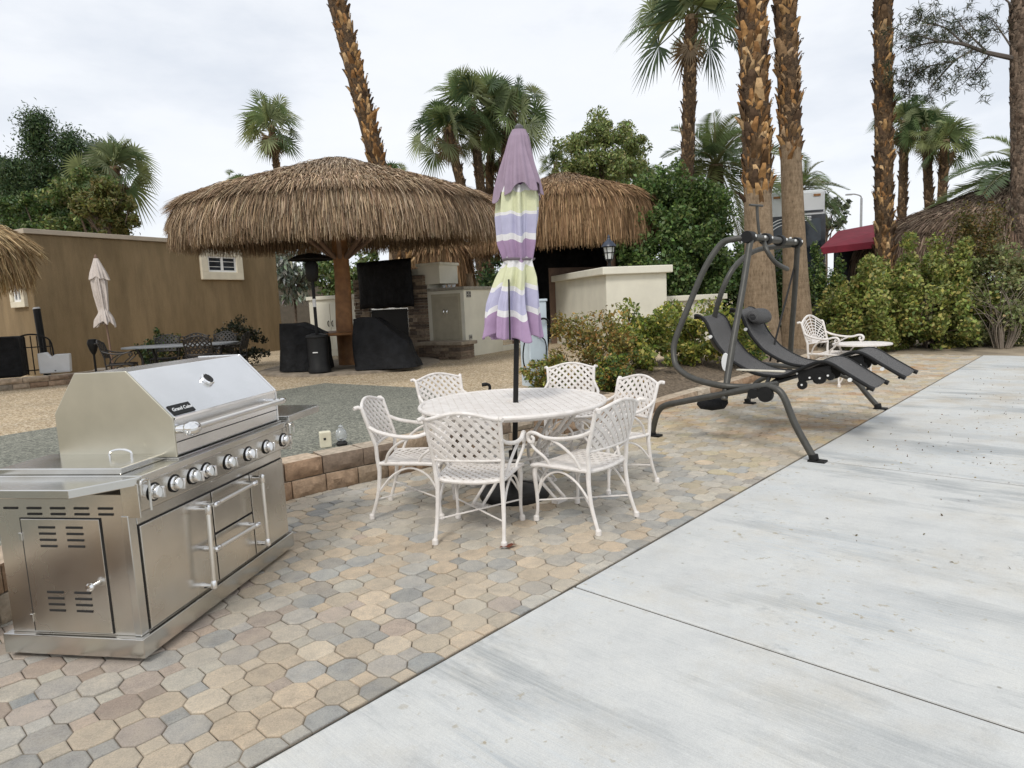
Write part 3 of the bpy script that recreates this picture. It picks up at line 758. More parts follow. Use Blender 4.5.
# front: fascia, doors, drawers
mb = MB(); mb.bx(.075, 1.40, .022, .04, .645, .70); mb.build('fascia', S, g, False, .002)
def panel(name, x0, x1, z0, z1):
    m2 = MB(); m2.bx(x0, x1, .014, .0292, z0, z1); o = m2.build(name, SD, g, False, .003)
    m2 = MB(); m2.bx(x0-.004, x1+.004, .0255, .0300, z0-.004, z1+.004); m2.build('panel_gap', M['slot'], o, False); return o
dl = panel('front_door', .082, .615, .135, .635); dr = panel('front_door', 1.005, 1.395, .135, .635)
w1 = panel('drawer', .627, .993, .405, .635); w2 = panel('drawer', .627, .993, .135, .393)
def bar(parent, p, q, r_=.0115, off=-.05):
    m2 = MB(); p = Vector(p); q = Vector(q); d = (q-p).normalized()
    m2.tube([p, q], r_, 14)
    o = m2.build('handle', M['handle'], parent)
    m2 = MB()
    for e, sg in ((p, 1), (q, -1)):
        m2.cut()
        m2.tube([e+Vector((0, .065, 0)), e+Vector((0, .03, 0)), e], [.017, .012, .013], 12)
        m2.tube([e-d*sg*.02, e-d*sg*.012, e+d*sg*.02, e+d*sg*.03], [.008, .016, .016, .0125], 14)
    m2.build('handle_bracket', CH, o)
bar(dl, (.475, -.05, .17), (.492, -.05, .585)); bar(dr, (1.026, -.05, .195), (1.029, -.05, .605))
bar(w1, (.56, -.05, .588), (.945, -.05, .594)); bar(w2, (.53, -.05, .352), (.935, -.05, .343))
mb = MB(); mb.bx(.60, 1.13, -.012, .016, .695, .706); mb.build('drip_tray_handle', S, g, False, .003)
# control panel and knobs
mb = MB(); mb.prism([(-.028, .715), (-.02, .708), (.05, .708), (.05, .845), (-.036, .845)], .035, 1.425, 'x'); cp = mb.build('control_panel', S, g, False, .003)
mb = MB(); mb.cut().bx(.028, .036, -.04, .05, .69, .85); mb.cut().bx(1.424, 1.434, -.04, .05, .69, .85); mb.build('end_plate', S, cp, False, .002)
kx = [.135, .282, .425, .535, .733, .935, 1.135, 1.345]
ax = Matrix.Rotation(math.pi/2, 3, 'X')
for x in kx:
    z = .785-.012*x
    mb = MB(); mb.lathe([(.037, .0), (.037, .008), (.031, .014), (.030, .034), (.026, .040), (.001, .041)], 24, (x, -.031, z), axis=ax)
    mb.box((x, -.031-.047, z), (.014, .026, .054), rot=Matrix.Rotation(R(random.uniform(-10, 10)), 3, 'Y'))
    k_ = mb.build('control_knob', CH, g, True, .002)
    mb = MB(); mb.lathe([(.044, 0), (.044, .003), (.040, .004)], 24, (x, -.0345, z), axis=ax); mb.build('knob_bezel', M['black_paint'], k_)
# counter, side shelves, side burner lid
mb = MB(); mb.prism([(.05, -.045), (1.42, -.045), (1.42, .74), (.05, .74)], .846, .882); mb.build('counter', S, g, False, .004)
ls = MB(); ls.prism([(.0485, -.045), (.0485, .74), (-.165, .74), (-.165, .13)], .838, .878); ls.build('side_shelf', S, g, False, .004)
ls = MB(); ls.prism([(1.4215, -.045), (1.86, -.045), (1.90, .0), (1.90, .74), (1.4215, .74)], .868, .912); ls.build('side_shelf', S, g, False, .004)
mb = MB(); mb.bx(.07, .375, .07, .73, .882, .912); sb = mb.build('side_burner_lid', S, g, False, .005)
mb = MB(); mb.tube(cat([(.29, .19, .912), (.29, .195, .94), (.29, .25, .952), (.29, .305, .94), (.29, .31, .912)], 5), .006, 8); mb.build('lid_handle', CH, sb)
# tool hooks on both ends of the control panel
for x in (.075, 1.44):
    mb = MB(); mb.tube(cat([(x, -.06, .715 if x < 1 else .80), (x, -.062, .84), (x-.012, -.062, .862), (x-.045, -.062, .862), (x-.052, -.062, .835), (x-.052, -.062, .80), (x-.035, -.062, .79)], 5), .006, 8)
    mb.tube([(x-.02, -.035, .862), (x-.02, -.062, .862)], .006, 8)
    mb.build('tool_hook', S, g)
# hood
prof = [(.005, .90), (.02, .89), (.66, .89), (.66, 1.12), (.52, 1.322), (.235, 1.326), (.005, 1.088)]
mb = MB(); mb.prism(prof, .375, 1.365, 'x'); hd = mb.build('hood', SH, g, False, .006)
mb = MB(); mb.bx(.36, 1.38, -.01, .70, .882, .8905); mb.build('hood_seat', S, hd, False, .002)
pe = [(.0, .893), (.665, .893), (.665, 1.122), (.523, 1.328), (.232, 1.331), (.0, 1.090)]
for a, b in ((.363, .3755), (1.3645, 1.377)):
    mb = MB(); mb.prism(pe, a, b, 'x'); mb.build('hood_end', plain('hood_end_steel', (.60, .57, .47), .36, 1, .06, 4, 0) if a < 1 else SH, hd, False, .003)
mb = MB(); mb.bx(.378, 1.362, -.004, .006, 1.078, 1.094); mb.build('hood_trim', CH, hd, False, .002)
mb = MB(); mb.bx(.38, 1.36, .0008, .006, .962, .966); mb.build('hood_crease', M['slot'], hd, False)
mb = MB(); mb.tube([(.40, -.075, 1.03), (1.31, -.075, 1.03)], .0155, 16); hh = mb.build('handle', M['handle'], hd)
mb = MB()
for x, sg, q_ in ((.395, 1, 1), (1.32, -1, .55)):
    mb.cut().tube([(x-.03*sg, -.062, 1.03), (x-.022*sg, -.064, 1.03), (x, -.068, 1.03), (x+.03*sg, -.072, 1.03), (x+.05*sg, -.075, 1.03), (x+.06*sg, -.075, 1.03)], [.010*q_, .028*q_, .036*q_, .034*q_, .024*q_, .013], 18)
    mb.tube([(x, .01, 1.03), (x, -.06, 1.03)], [.026*q_, .02*q_], 14)
mb.build('handle_end', CH, hh)
# slope frame of the hood face
sy, sz = .235-.005, 1.326-1.088; sl = math.hypot(sy, sz); nrm_ = Vector((0, -sz/sl, sy/sl))
rotS = Matrix(((1, 0, 0), (0, sy/sl, -sz/sl), (0, sz/sl, sy/sl)))      # local y up the slope, z out of it
def slope(x, f, o=0): return Vector((x, .005+sy*f, 1.088+sz*f))+nrm_*o
mb = MB(); mb.lathe([(.040, 0), (.040, .012), (.034, .018), (.030, .017)], 28, slope(.86, .56, .001), axis=rotS, cap=True); th = mb.build('thermometer', CH, hd)
mb = MB(); mb.lathe([(.030, 0), (.030, .003)], 24, slope(.86, .56, .0175), axis=rotS); mb.box(slope(.868, .58, .0215), (.004, .036, .002), rot=rotS@Matrix.Rotation(-.6, 3, 'Z')); mb.build('dial', M['slot'], th)
mb = MB(); mb.box(slope(.482, .13, .003), (.165, .062, .005), rot=rotS); npl = mb.build('nameplate', M['black_paint'], hd, False, .001)
fc = bpy.data.curves.new('nameplate_script', 'FONT'); fc.body = 'Grand Cuise'; fc.size = .030; fc.shear = .35; fc.align_x = 'CENTER'; fc.align_y = 'CENTER'; fc.extrude = .0006; fc.offset = .0004
fc.materials.append(M['white_plastic'])
fm = bpy.data.objects.new('lettering', fc); COL.objects.link(fm); bpy.context.view_layer.update()
me_ = bpy.data.meshes.new_from_object(fm.evaluated_get(bpy.context.evaluated_depsgraph_get())); bpy.data.objects.remove(fm); bpy.data.curves.remove(fc)
fo = link('nameplate_script', me_, npl); fo.matrix_local = Matrix.Translation(slope(.482, .13, .0065))@rotS.to_4x4()

# ================================================================== TABLE
WC = M['white_cast']
TC = (-.005, 5.35)
t = thing('patio_table', 'round white cast metal patio table with woven top and umbrella hole', 'table', (*TC, 0), R(9))
mb = MB(); rT = .755; zt = .782
k = np.arange(-12, 13)*.0615
for x in k:
    h = math.sqrt(max(0, (rT-.02)**2-x*x))
    if h > .05:
        mb.strap([(x, -h, zt-.006), (x, 0, zt-.006), (x, h, zt-.006)], [(0, 0, 1)]*3, .052, .007)
        mb.strap([(-h, x, zt-.0095), (0, x, zt-.0095), (h, x, zt-.0095)], [(0, 0, 1)]*3, .052, .007)
mb.build('woven_top', WC, t, True)
mb = MB(); mb.tube([(math.cos(a)*rT, math.sin(a)*rT, zt-.014) for a in np.linspace(0, 2*math.pi, 73)[:-1]], .018, 10, closed=True)
mb.tube([(math.cos(a)*(rT-.10), math.sin(a)*(rT-.10), zt-.05) for a in np.linspace(0, 2*math.pi, 61)[:-1]], .012, 8, closed=True)
mb.build('rim', WC, t)
mb = MB(); mb.lathe([(.045, zt-.014), (.045, zt+.004), (.034, zt+.006), (.032, zt-.014)], 24, cap=False); mb.build('umbrella_ring', WC, t)
for i in range(4):
    a = R(40+90*i); ca, sa = math.cos(a), math.sin(a)
    mb = MB()
    for off in (-.05, .05):
        P = [(.60, .72), (.50, .60), (.33, .46), (.24, .34), (.27, .20), (.40, .08), (.46, .03), (.45, .012)]
        pts = cat([(r_*ca-sa*off, r_*sa+ca*off, z) for r_, z in P], 6)
        mb.tube(pts, [.016-.005*(j/len(pts)) for j in range(len(pts))], 8)
    pts = cat([(.36*ca, .36*sa, .50), (.52*ca, .52*sa, .46), (.60*ca, .60*sa, .56), (.52*ca, .52*sa, .63), (.46*ca, .46*sa, .56)], 5); mb.tube(pts, .009, 7)
    mb.box((.45*ca, .45*sa, .012), (.06, .13, .022), a)
    mb.build('leg', WC, t)
mb = MB()
mb.tube([(.255*math.cos(a), .255*math.sin(a), .34) for a in np.linspace(0, 2*math.pi, 41)[:-1]], .010, 8, closed=True); mb.build('stretcher_ring', WC, t)

# ================================================================== CHAIRS
def make_chair(name, label, mat_, hump=.050, sp=.068, w=.025, group=None, fan=False):
    t = thing(name, label, 'chair', (0, 0, 0), 0, group)
    # seat
    def Sf(p, q):        # p across (-.5...5 of width .5), q depth 0 back..47 front
        s = p/.25; tt = q/.46
        return Vector((p*(.94+.14*tt), -.22+q, .435-.022*(1-s*s)*(1-.5*tt)-.03*max(0, tt-.75)**2*16*.4))
    mb = MB(); hw, dp = .245, .46
    def clip_lines(sgn, sx, sy_, span):
        out = []; c = -hw-span
        while c < hw+span:
            lo, hi = (c-hw)*sgn, (c+hw)*sgn; lo, hi = min(lo, hi), max(lo, hi)
            a, b = max(0, lo), min(span, hi)
            if b-a > .02: out.append((c, a, b))
            c += sx
        return out
    for sgn in (1, -1):
        for c, a, b in clip_lines(sgn, sp*1.05, 1, dp):
            n_ = max(4, int((b-a)/.035)+2); qs = [a+(b-a)*i/(n_-1) for i in range(n_)]
            pts = [Sf(c-sgn*q if False else c-q*sgn, q) for q in qs]
            pts = [p+Vector((0, 0, .0028*sgn)) for p in pts]
            mb.strap(pts, [(0, 0, 1)]*n_, w*1.08, .006)
    rim = [Sf(-hw, q) for q in np.linspace(0, dp, 9)]+[Sf(p, dp) for p in np.linspace(-hw, hw, 9)[1:]]+[Sf(hw, q) for q in np.linspace(dp, 0, 9)[1:]]+[Sf(p, 0) for p in np.linspace(hw, -hw, 9)[1:-1]]
    mb.tube([p-Vector((0, 0, .006)) for p in rim], .0145, 8, closed=True)
    mb.build('seat', mat_, t)
    # back
    H0, Hs = .565, .285
    def Bf(p, q):        # q 0..1 up
        s = p/.24; hh = Hs+hump*(math.cos(s*math.pi/2)**1.3 if abs(s) < 1 else 0)
        return Vector((p*(.985+.06*q), -.235-.085*q-.05*(1-s*s)*(.6+.4*q), H0+q*hh))
    def Bn(p, q):
        e = .01; a = Bf(p+e, q)-Bf(p-e, q); b = Bf(p, min(1, q+e))-Bf(p, max(0, q-e)); return b.cross(a).normalized()*-1
    mb = MB(); bw = .235; bh = Hs+.03
    if not fan:
        for sgn in (1, -1):
            c = -bw-bh
            while c < bw+bh:
                lo, hi = sorted(((c-bw)*sgn, (c+bw)*sgn)); a, b = max(0, lo), min(bh, hi)
                if b-a > .025:
                    n_ = max(4, int((b-a)/.03)+2); pts = []; nn = []
                    for i in range(n_):
                        q = a+(b-a)*i/(n_-1); p = c-q*sgn; p = max(-bw, min(bw, p)); N_ = Bn(p, q/bh)
                        pts.append(Bf(p, q/bh)+N_*.003*sgn); nn.append(N_)
                    mb.strap(pts, nn, w, .0065)
                c += sp
    else:
        for a in np.linspace(R(-72), R(72), 11):
            pts = []; nn = []
            for rr in np.linspace(0, 1.3, 14):
                p = math.sin(a)*rr*.40; q = math.cos(a)*rr*.80+.02
                if abs(p) <= bw and q <= 1: pts.append(Bf(p, q)); nn.append(Bn(p, q))
            if len(pts) > 2: mb.strap(pts, nn, .014, .006)
        for rr in np.linspace(.22, 1.2, 8):
            pts = []; nn = []
            for a in np.linspace(R(-86), R(86), 22):
                p = math.sin(a)*rr*.40; q = math.cos(a)*rr*.80+.02
                if abs(p) <= bw and 0 <= q <= 1: pts.append(Bf(p, q)); nn.append(Bn(p, q))
                elif len(pts) > 2: mb.strap(pts, nn, .012, .006); pts = []; nn = []
                else: pts = []; nn = []
            if len(pts) > 2: mb.strap(pts, nn, .012, .006)
    bk = mb.build('back', mat_, t)
    mb = MB()
    mb.tube([Bf(p, 1) for p in np.linspace(-.24, .24, 17)], .0125, 8); mb.tube([Bf(p, 0) for p in np.linspace(-.24, .24, 11)], .0115, 8)
    for sx in (-1, 1):
        up = [Vector((sx*.225, -.225, .36)), Vector((sx*.229, -.235, .47))]+[Bf(sx*.24, q) for q in np.linspace(0, 1, 7)]
        e = up[-1]; up += [e+Vector((sx*.012, -.022, .014)), e+Vector((sx*.020, -.040, .010))]
        mb.tube(up, [.015]*len(up), 9); mb.tube([up[-1]+Vector((-sx*.004, .004, 0)), up[-1]+Vector((sx*.012, -.008, -.004))], [.017, .014], 9)
    mb.build('back_frame', mat_, bk)
    # arms with scrolled ends
    for sx in (-1, 1):
        mb = MB(); X = lambda a: sx*a
        A_ = cat([(X(.243), -.285, .715), (X(.262), -.20, .675), (X(.285), -.06, .645), (X(.295), .08, .640), (X(.293), .17, .662), (X(.290), .225, .660), (X(.289), .252, .630), (X(.289), .238, .598), (X(.289), .206, .596), (X(.289), .196, .622), (X(.289), .214, .634)], 6)
        mb.tube(A_, [.0125 if i < len(A_)*.6 else .0115 for i in range(len(A_))], 8, sy=1.25)
        mb.tube(cat([(X(.289), .225, .60), (X(.283), .20, .55), (X(.27), .13, .50), (X(.255), .10, .46), (X(.25), .09, .43)], 5), .0105, 8)
        mb.tube(cat([(X(.238), -.17, .44), (X(.258), -.13, .52), (X(.278), -.05, .59), (X(.288), .04, .632)], 5), .0105, 8)
        mb.build('armrest', mat_, t)
    # legs
    for sx in (-1, 1):
        mb = MB(); P = cat([(sx*.235, .215, .425), (sx*.247, .235, .36), (sx*.243, .226, .22), (sx*.240, .226, .10), (sx*.245, .236, .03)], 5)
        mb.tube(P, [.0195-.0075*min(1, i/14) for i in range(len(P))], 8)
        mb.lathe([(.014, .042), (.021, .034), (.022, .004), (.018, 0)][::-1], 12, (sx*.246, .238, 0)); mb.build('leg', mat_, t)
        mb = MB(); P = cat([(sx*.222, -.225, .44), (sx*.226, -.228, .33), (sx*.230, -.25, .18), (sx*.236, -.30, .03)], 5)
        mb.tube(P, [.0175-.005*i/(len(P)-1) for i in range(len(P))], 8)
        mb.lathe([(.018, 0), (.022, .004), (.021, .034), (.014, .042)], 12, (sx*.237, -.304, 0)); mb.build('leg', mat_, t)
        mb = MB(); mb.tube(cat([(sx*.238, .222, .20), (sx*.236, .15, .33), (sx*.232, .02, .392), (sx*.228, -.12, .34), (sx*.226, -.232, .22)], 6), .0085, 7); mb.build('side_brace', mat_, t)
    mb = MB(); mb.tube([(-.24, .226, .155), (.232, -.255, .155)], .0062, 6); mb.tube([(.24, .226, .160), (-.232, -.255, .160)], .0062, 6)
    mb.tube(cat([(-.238, .224, .22), (-.15, .222, .34), (0, .22, .385), (.15, .222, .34), (.238, .224, .22)], 6), .008, 7)
    mb.build('stretcher', mat_, t)
    return t
GC = 'white lattice chairs round the patio table'
ch0 = make_chair('patio_chair', 'white lattice armchair nearest the camera, its back turned to the viewer', M['white_cast'], group=GC)
def put(o, x, y, deg): o.location = (x, y, 0); o.rotation_euler = (0, 0, -R(deg))
put(ch0, -.262, 4.475, 13)
for x, y, dg, lb in (
    (.475, 4.645, -47, 'white lattice armchair seen side-on, turned towards the left, beside the black umbrella base'),
    (-.775, 5.03, 97, 'white lattice armchair nearest the block wall, seen edge-on facing right'),
    (-.57, 6.36, 147, 'white lattice armchair behind the table with the dark gravel court behind it'),
    (.60, 6.78, 188, 'white lattice armchair behind the table with shrubs straight behind its back'),
    (.82, 5.52, 239, 'white lattice armchair beside the swing foot, partly hidden by another chair')):
    dup(ch0, (x, y, 0), -R(dg), lb)

# ================================================================== UMBRELLA
ub = thing('umbrella_base', 'round black umbrella base on the pavers under the table', 'umbrella base', (-.02, 5.27, 0))
mb = MB(); mb.lathe([(.285, 0), (.29, .02), (.285, .045), (.265, .062), (.20, .072), (.19, .066), (.17, .068), (.07, .092), (.05, .10)], 48); mb.build('base_disc', M['black_paint'], ub)
mb = MB(); mb.lathe([(.032, .09), (.032, .36), (.034, .365), (.034, .38), (.026, .385)], 20); s_ = mb.build('sleeve', M['black_paint'], ub)
mb = MB(); mb.tube([(0, -.03, .33), (0, -.075, .33)], .008, 8); mb.box((0, -.08, .33), (.05, .012, .018)); mb.build('clamp_knob', M['black_paint'], s_)
um = thing('patio_umbrella', 'closed patio umbrella in purple, lilac, white and lime stripes', 'umbrella', (-.02, 5.27, .10))
top_ = Vector((.165, 0, 2.82)); ax_ = lambda z: Vector((.165*(max(0, z)/2.82)**.95, 0, z))
mb = MB(); mb.tube([ax_(z) for z in np.linspace(0, 2.80, 12)], .0215, 14); mb.build('pole', M['black_paint'], um)
mb = MB(); mb.lathe([(.03, -.01), (.034, .01), (.03, .03), (.008, .045)], 16, ax_(2.80)); mb.build('finial', plain('finial_grey', (.10, .09, .10), .5), um)
PUR, LIL, WHT, LIM, MAU, DPU = (.43, .30, .455), (.52, .51, .67), (.80, .79, .79), (.71, .725, .49), (.37, .285, .365), (.15, .07, .18)
def bandmat(name, stops):
    m, nt, bs = newmat(name); a = nt.nodes.new('ShaderNodeAttribute'); a.attribute_name = 'band'
    mm = N(nt, 'ShaderNodeMath', operation='DIVIDE'); nt.links.new(a.outputs['Fac'], mm.inputs[0]); mm.inputs[1].default_value = 3.
    r = ramp(nt, mm.outputs[0], [(p/3., c) for p, c in stops], 'CONSTANT')
    n = noise(nt, 14, 5); v_ = ramp(nt, n.outputs['Fac'], [(.3, (.90, .90, .90)), (.7, (1.04, 1.04, 1.04))])
    c = mix(nt, 1, r.outputs['Color'], v_.outputs['Color'], 'MULTIPLY'); nt.links.new(c, bs.inputs['Base Color']); bs.inputs['Roughness'].default_value = .85; bs.inputs['Specular IOR Level'].default_value = .15
    t = nt.nodes.new('ShaderNodeBsdfTranslucent'); nt.links.new(c, t.inputs['Color']); ms = nt.nodes.new('ShaderNodeMixShader'); ms.inputs[0].default_value = .12
    nt.links.new(bs.outputs[0], ms.inputs[1]); nt.links.new(t.outputs[0], ms.inputs[2]); nt.links.new(ms.outputs[0], nt.nodes['Material Output'].inputs['Surface'])
    bump(nt, bs, noise(nt, 30, 4, mapped(nt, (1, 1, .25))).outputs['Fac'], .25, .01)
    return m
STRIPES = bandmat('striped_canvas', [(0, PUR), (1.408, WHT), (1.464, LIL), (1.605, WHT), (1.635, LIM), (1.775, WHT), (1.833, PUR), (1.977, WHT), (2.025, LIL), (2.165, WHT), (2.19, LIM), (2.335, WHT), (2.40, DPU)])
def cloth(prof, nf, amp, colour, name, parent, seed, inner=None, nseg=192, ragged=0.):
    """pleated tube: prof (z, radius, pleat depth, sideways offset)"""
    rg = random.Random(seed); ph = [rg.uniform(0, 6.28) for _ in range(5)]; mb = MB(); rows = []; zs = []
    P = np.array(prof); nz = 110
    zz = np.linspace(P[0, 0], P[-1, 0], nz)
    rr = np.interp(zz, P[:, 0], P[:, 1]); aa = np.interp(zz, P[:, 0], P[:, 2]); oo = np.interp(zz, P[:, 0], P[:, 3])
    rr = np.convolve(np.pad(rr, 2, 'edge'), np.ones(5)/5, 'valid')
    for i in range(nz):
        row = []; zr = []
        for k in range(nseg):
            a = 2*math.pi*k/nseg; f = (zz[i]-P[0, 0])/(P[-1, 0]-P[0, 0]); tw = .5*f
            w = math.cos(nf*(a+tw)+ph[0]+.7*math.sin(2*a+ph[1])+.35*math.sin(3*a+4*f+ph[2])); w = math.copysign(abs(w)**.75, w)*(.75+.4*math.sin(3*a+ph[3]))
            r_ = rr[i]*(1+.04*math.sin(9*zz[i]+2*a)+aa[i]*w*(1+.35*math.sin(a+ph[1]))+aa[i]*.45*math.cos((2*nf+1)*a+ph[2]+2.5*f)+.05*math.sin(2*a+ph[3]+3*f))
            zd = zz[i]-(ragged*(1-f)**2*(.5+.5*w))-ragged*.4*(1-f)**2*math.sin(2*a+ph[4])
            c = ax_(zz[i]); row.append((c.x+oo[i]+r_*math.cos(a), c.y+r_*.92*math.sin(a), zd)); zr.append(zz[i]+.012*w+.020*math.sin(a+ph[4])+.012*math.sin(2*a+ph[4])+.006*math.sin(5*a+ph[2]))
        rows.append(row); zs.append(zr)
    vs = [p for r_ in rows for p in r_]; o = len(mb.v); mb.v += vs
    for i in range(nz-1):
        for k in range(nseg):
            l = (k+1) % nseg; mb.f.append((i*nseg+k, i*nseg+l, (i+1)*nseg+l, (i+1)*nseg+k)); mb.t.append(None); mb.mi.append(0)
    ob = mb.build(name, colour, parent, True, ang=75)
    at_ = ob.data.attributes.new('band', 'FLOAT', 'POINT'); at_.data.foreach_set('value', np.array(zs, dtype=np.float32).ravel())
    sd = ob.modifiers.new('cloth', 'SOLIDIFY'); sd.thickness = .003
    return ob
cn = cloth([(1.24, .208, .26, -.03), (1.32, .195, .26, -.03), (1.50, .170, .25, -.025), (1.70, .135, .22, 0), (1.79, .112, .15, .006), (1.815, .108, .10, .008), (1.84, .115, .14, .008), (1.95, .138, .19, .0), (2.15, .148, .20, 0), (2.32, .140, .17, 0), (2.40, .115, .10, 0), (2.50, .085, .08, 0)], 7, .1, STRIPES, 'canopy', um, 3, ragged=.055)
cloth([(2.375, .180, .17, 0), (2.45, .165, .16, 0), (2.55, .132, .14, 0), (2.65, .10, .10, 0), (2.75, .075, .06, 0), (2.80, .05, .03, 0)], 7, .1, bandmat('mauve_canvas', [(0, MAU), (2.99, MAU)]), 'top_flounce', cn, 8, ragged=.09)
mb = MB(); mb.tube([ax_(1.815)+Vector((.008+.124*math.cos(a), .118*math.sin(a), .004*math.sin(2*a))) for a in np.linspace(0, 6.283, 33)[:-1]], .012, 6, closed=True, sy=.5)
mb.build('tie_strap', plain('strap_grey', (.16, .13, .15), .7), cn)
mb = MB(); mb.box(ax_(1.20)+Vector((-.01, -.03, .05)), (.05, .05, .12)); mb.tube([(.02, -.235, 1.20), (.032, -.16, 1.66)], .007, 6); mb.build('runner', M['black_paint'], um)

# ================================================================== SWING
sw = thing('swing_lounger', 'dark grey steel garden swing with two reclined sling loungers over the paving', 'swing', uvw(5, .6), HU)
def W(u, v, z): return Vector((u-5, v-.6, z))      # local frame: x along the edge, y into the patio
GR = M['graphite']
def frame(name, pts, r_=.036, n=6, parent=None): m2 = MB(); m2.tube(cat([W(*p) for p in pts], n), r_, 14); return m2.build(name, GR, parent or sw)
nb_ = frame('base_beam', [(3.72, 1.70, .03), (3.70, 1.665, .14), (3.68, 1.60, .29), (3.66, 1.50, .375), (3.64, 1.30, .43), (3.60, .75, .565), (3.52, .38, .655), (3.49, .25, .665), (3.47, .14, .60), (3.46, .02, .33), (3.45, -.155, .03)], .033, 8)
fb_ = frame('base_beam', [(6.33, 1.70, .03), (6.36, 1.6, .29), (6.38, 1.30, .43), (6.42, .75, .50), (6.50, .45, .42), (6.55, .33, .34), (6.58, .22, .19), (6.60, .09, .03)], .033, 8)
for b_, e in ((nb_, ((3.72, 1.70), (3.45, -.155))), (fb_, ((6.33, 1.70), (6.60, .09)))):
    mb = MB()
    for u, v in e: mb.cut().box(W(u, v-.03, .012), (.10, .15, .022)); mb.tube([W(u, v, .02), W(u, v+.01, .07)], .043, 12)
    mb.build('foot', M['black_paint'], b_, True, .004)
frame('mast', [(3.60, .78, .50), (3.85, .80, 1.05), (4.10, .80, 1.62), (4.25, .80, 2.02), (4.31, .80, 2.15)], .034)
frame('mast', [(6.36, 1.13, .44), (6.2, 1.05, .95), (6.03, .95, 1.55), (5.86, .86, 2.12)], .034)
frame('rear_hoop', [(4.29, .80, 2.16), (4.24, .96, 2.155), (4.20, 1.09, 2.11), (4.10, 1.23, 1.86), (4.0, 1.38, 1.45), (3.91, 1.50, 1.08), (3.86, 1.49, .90), (3.80, 1.41, .78), (3.71, 1.18, .685), (3.62, .84, .64), (3.75, .6, .62), (4.2, .48, .60)], .033)
frame('rear_hoop', [(5.84, .86, 2.14), (5.7, 1.0, 2.13), (5.2, 1.15, 2.06), (4.75, 1.24, 1.80), (4.72, 1.42, 1.30), (4.9, 1.50, .95), (5.4, 1.30, .70), (6.3, 1.0, .55)], .031)
tb = frame('top_bar', [(4.29, .80, 2.165), (4.8, .82, 2.165), (5.88, .86, 2.165)], .039)
mb = MB()
for u, s_ in ((4.31, .075), (4.80, .055), (5.25, .05), (5.84, .06)):
    mb.cut().lathe([(.062, -s_), (.066, -s_+.01), (.066, s_-.01), (.062, s_)], 16, W(u, .82+.03*(u-4.3), 2.165), axis=Matrix.Rotation(math.pi/2, 3, 'Y'))
mb.build('clamp', M['black_paint'], tb)
mb = MB()
for u in (4.34, 4.62, 4.83, 5.3, 5.62, 5.86):
    mb.lathe([(.016, 0), (.016, .012), (.006, .018)], 10, W(u, .765+.03*(u-4.3), 2.175), axis=Matrix.Rotation(math.pi/2, 3, 'X'))
    mb.lathe([(.014, 0), (.014, .014), (.005, .018)], 10, W(u, .82+.03*(u-4.3), 2.206))
mb.build('bolt_cap', M['vinyl'], tb)
mb = MB()
mb.tube(cat([W(4.66, .80, 2.12), W(4.60, .74, 2.02), W(4.66, .68, 1.90), W(4.80, .66, 1.85), W(4.98, .66, 1.82)], 6), .026, 10)
mb.tube(cat([W(4.62, .83, 2.16), W(4.60, .84, 2.32), W(4.60, .85, 2.44), W(4.60, .85, 2.515)], 4), .017, 8); mb.tube([W(4.40, .85, 2.515), W(4.74, .85, 2.53)], .013, 8)
mb.build('suspension_arm', GR, tb)
prof_ = [(1.49, 1.335), (1.43, 1.325), (1.35, 1.255), (1.265, 1.07), (1.17, .94), (1.05, .82), (.81, .695), (.60, .66), (.45, .675), (.30, .745), (.15, .815), (.06, .832), (-.03, .805), (-.18, .71), (-.385, .585)]
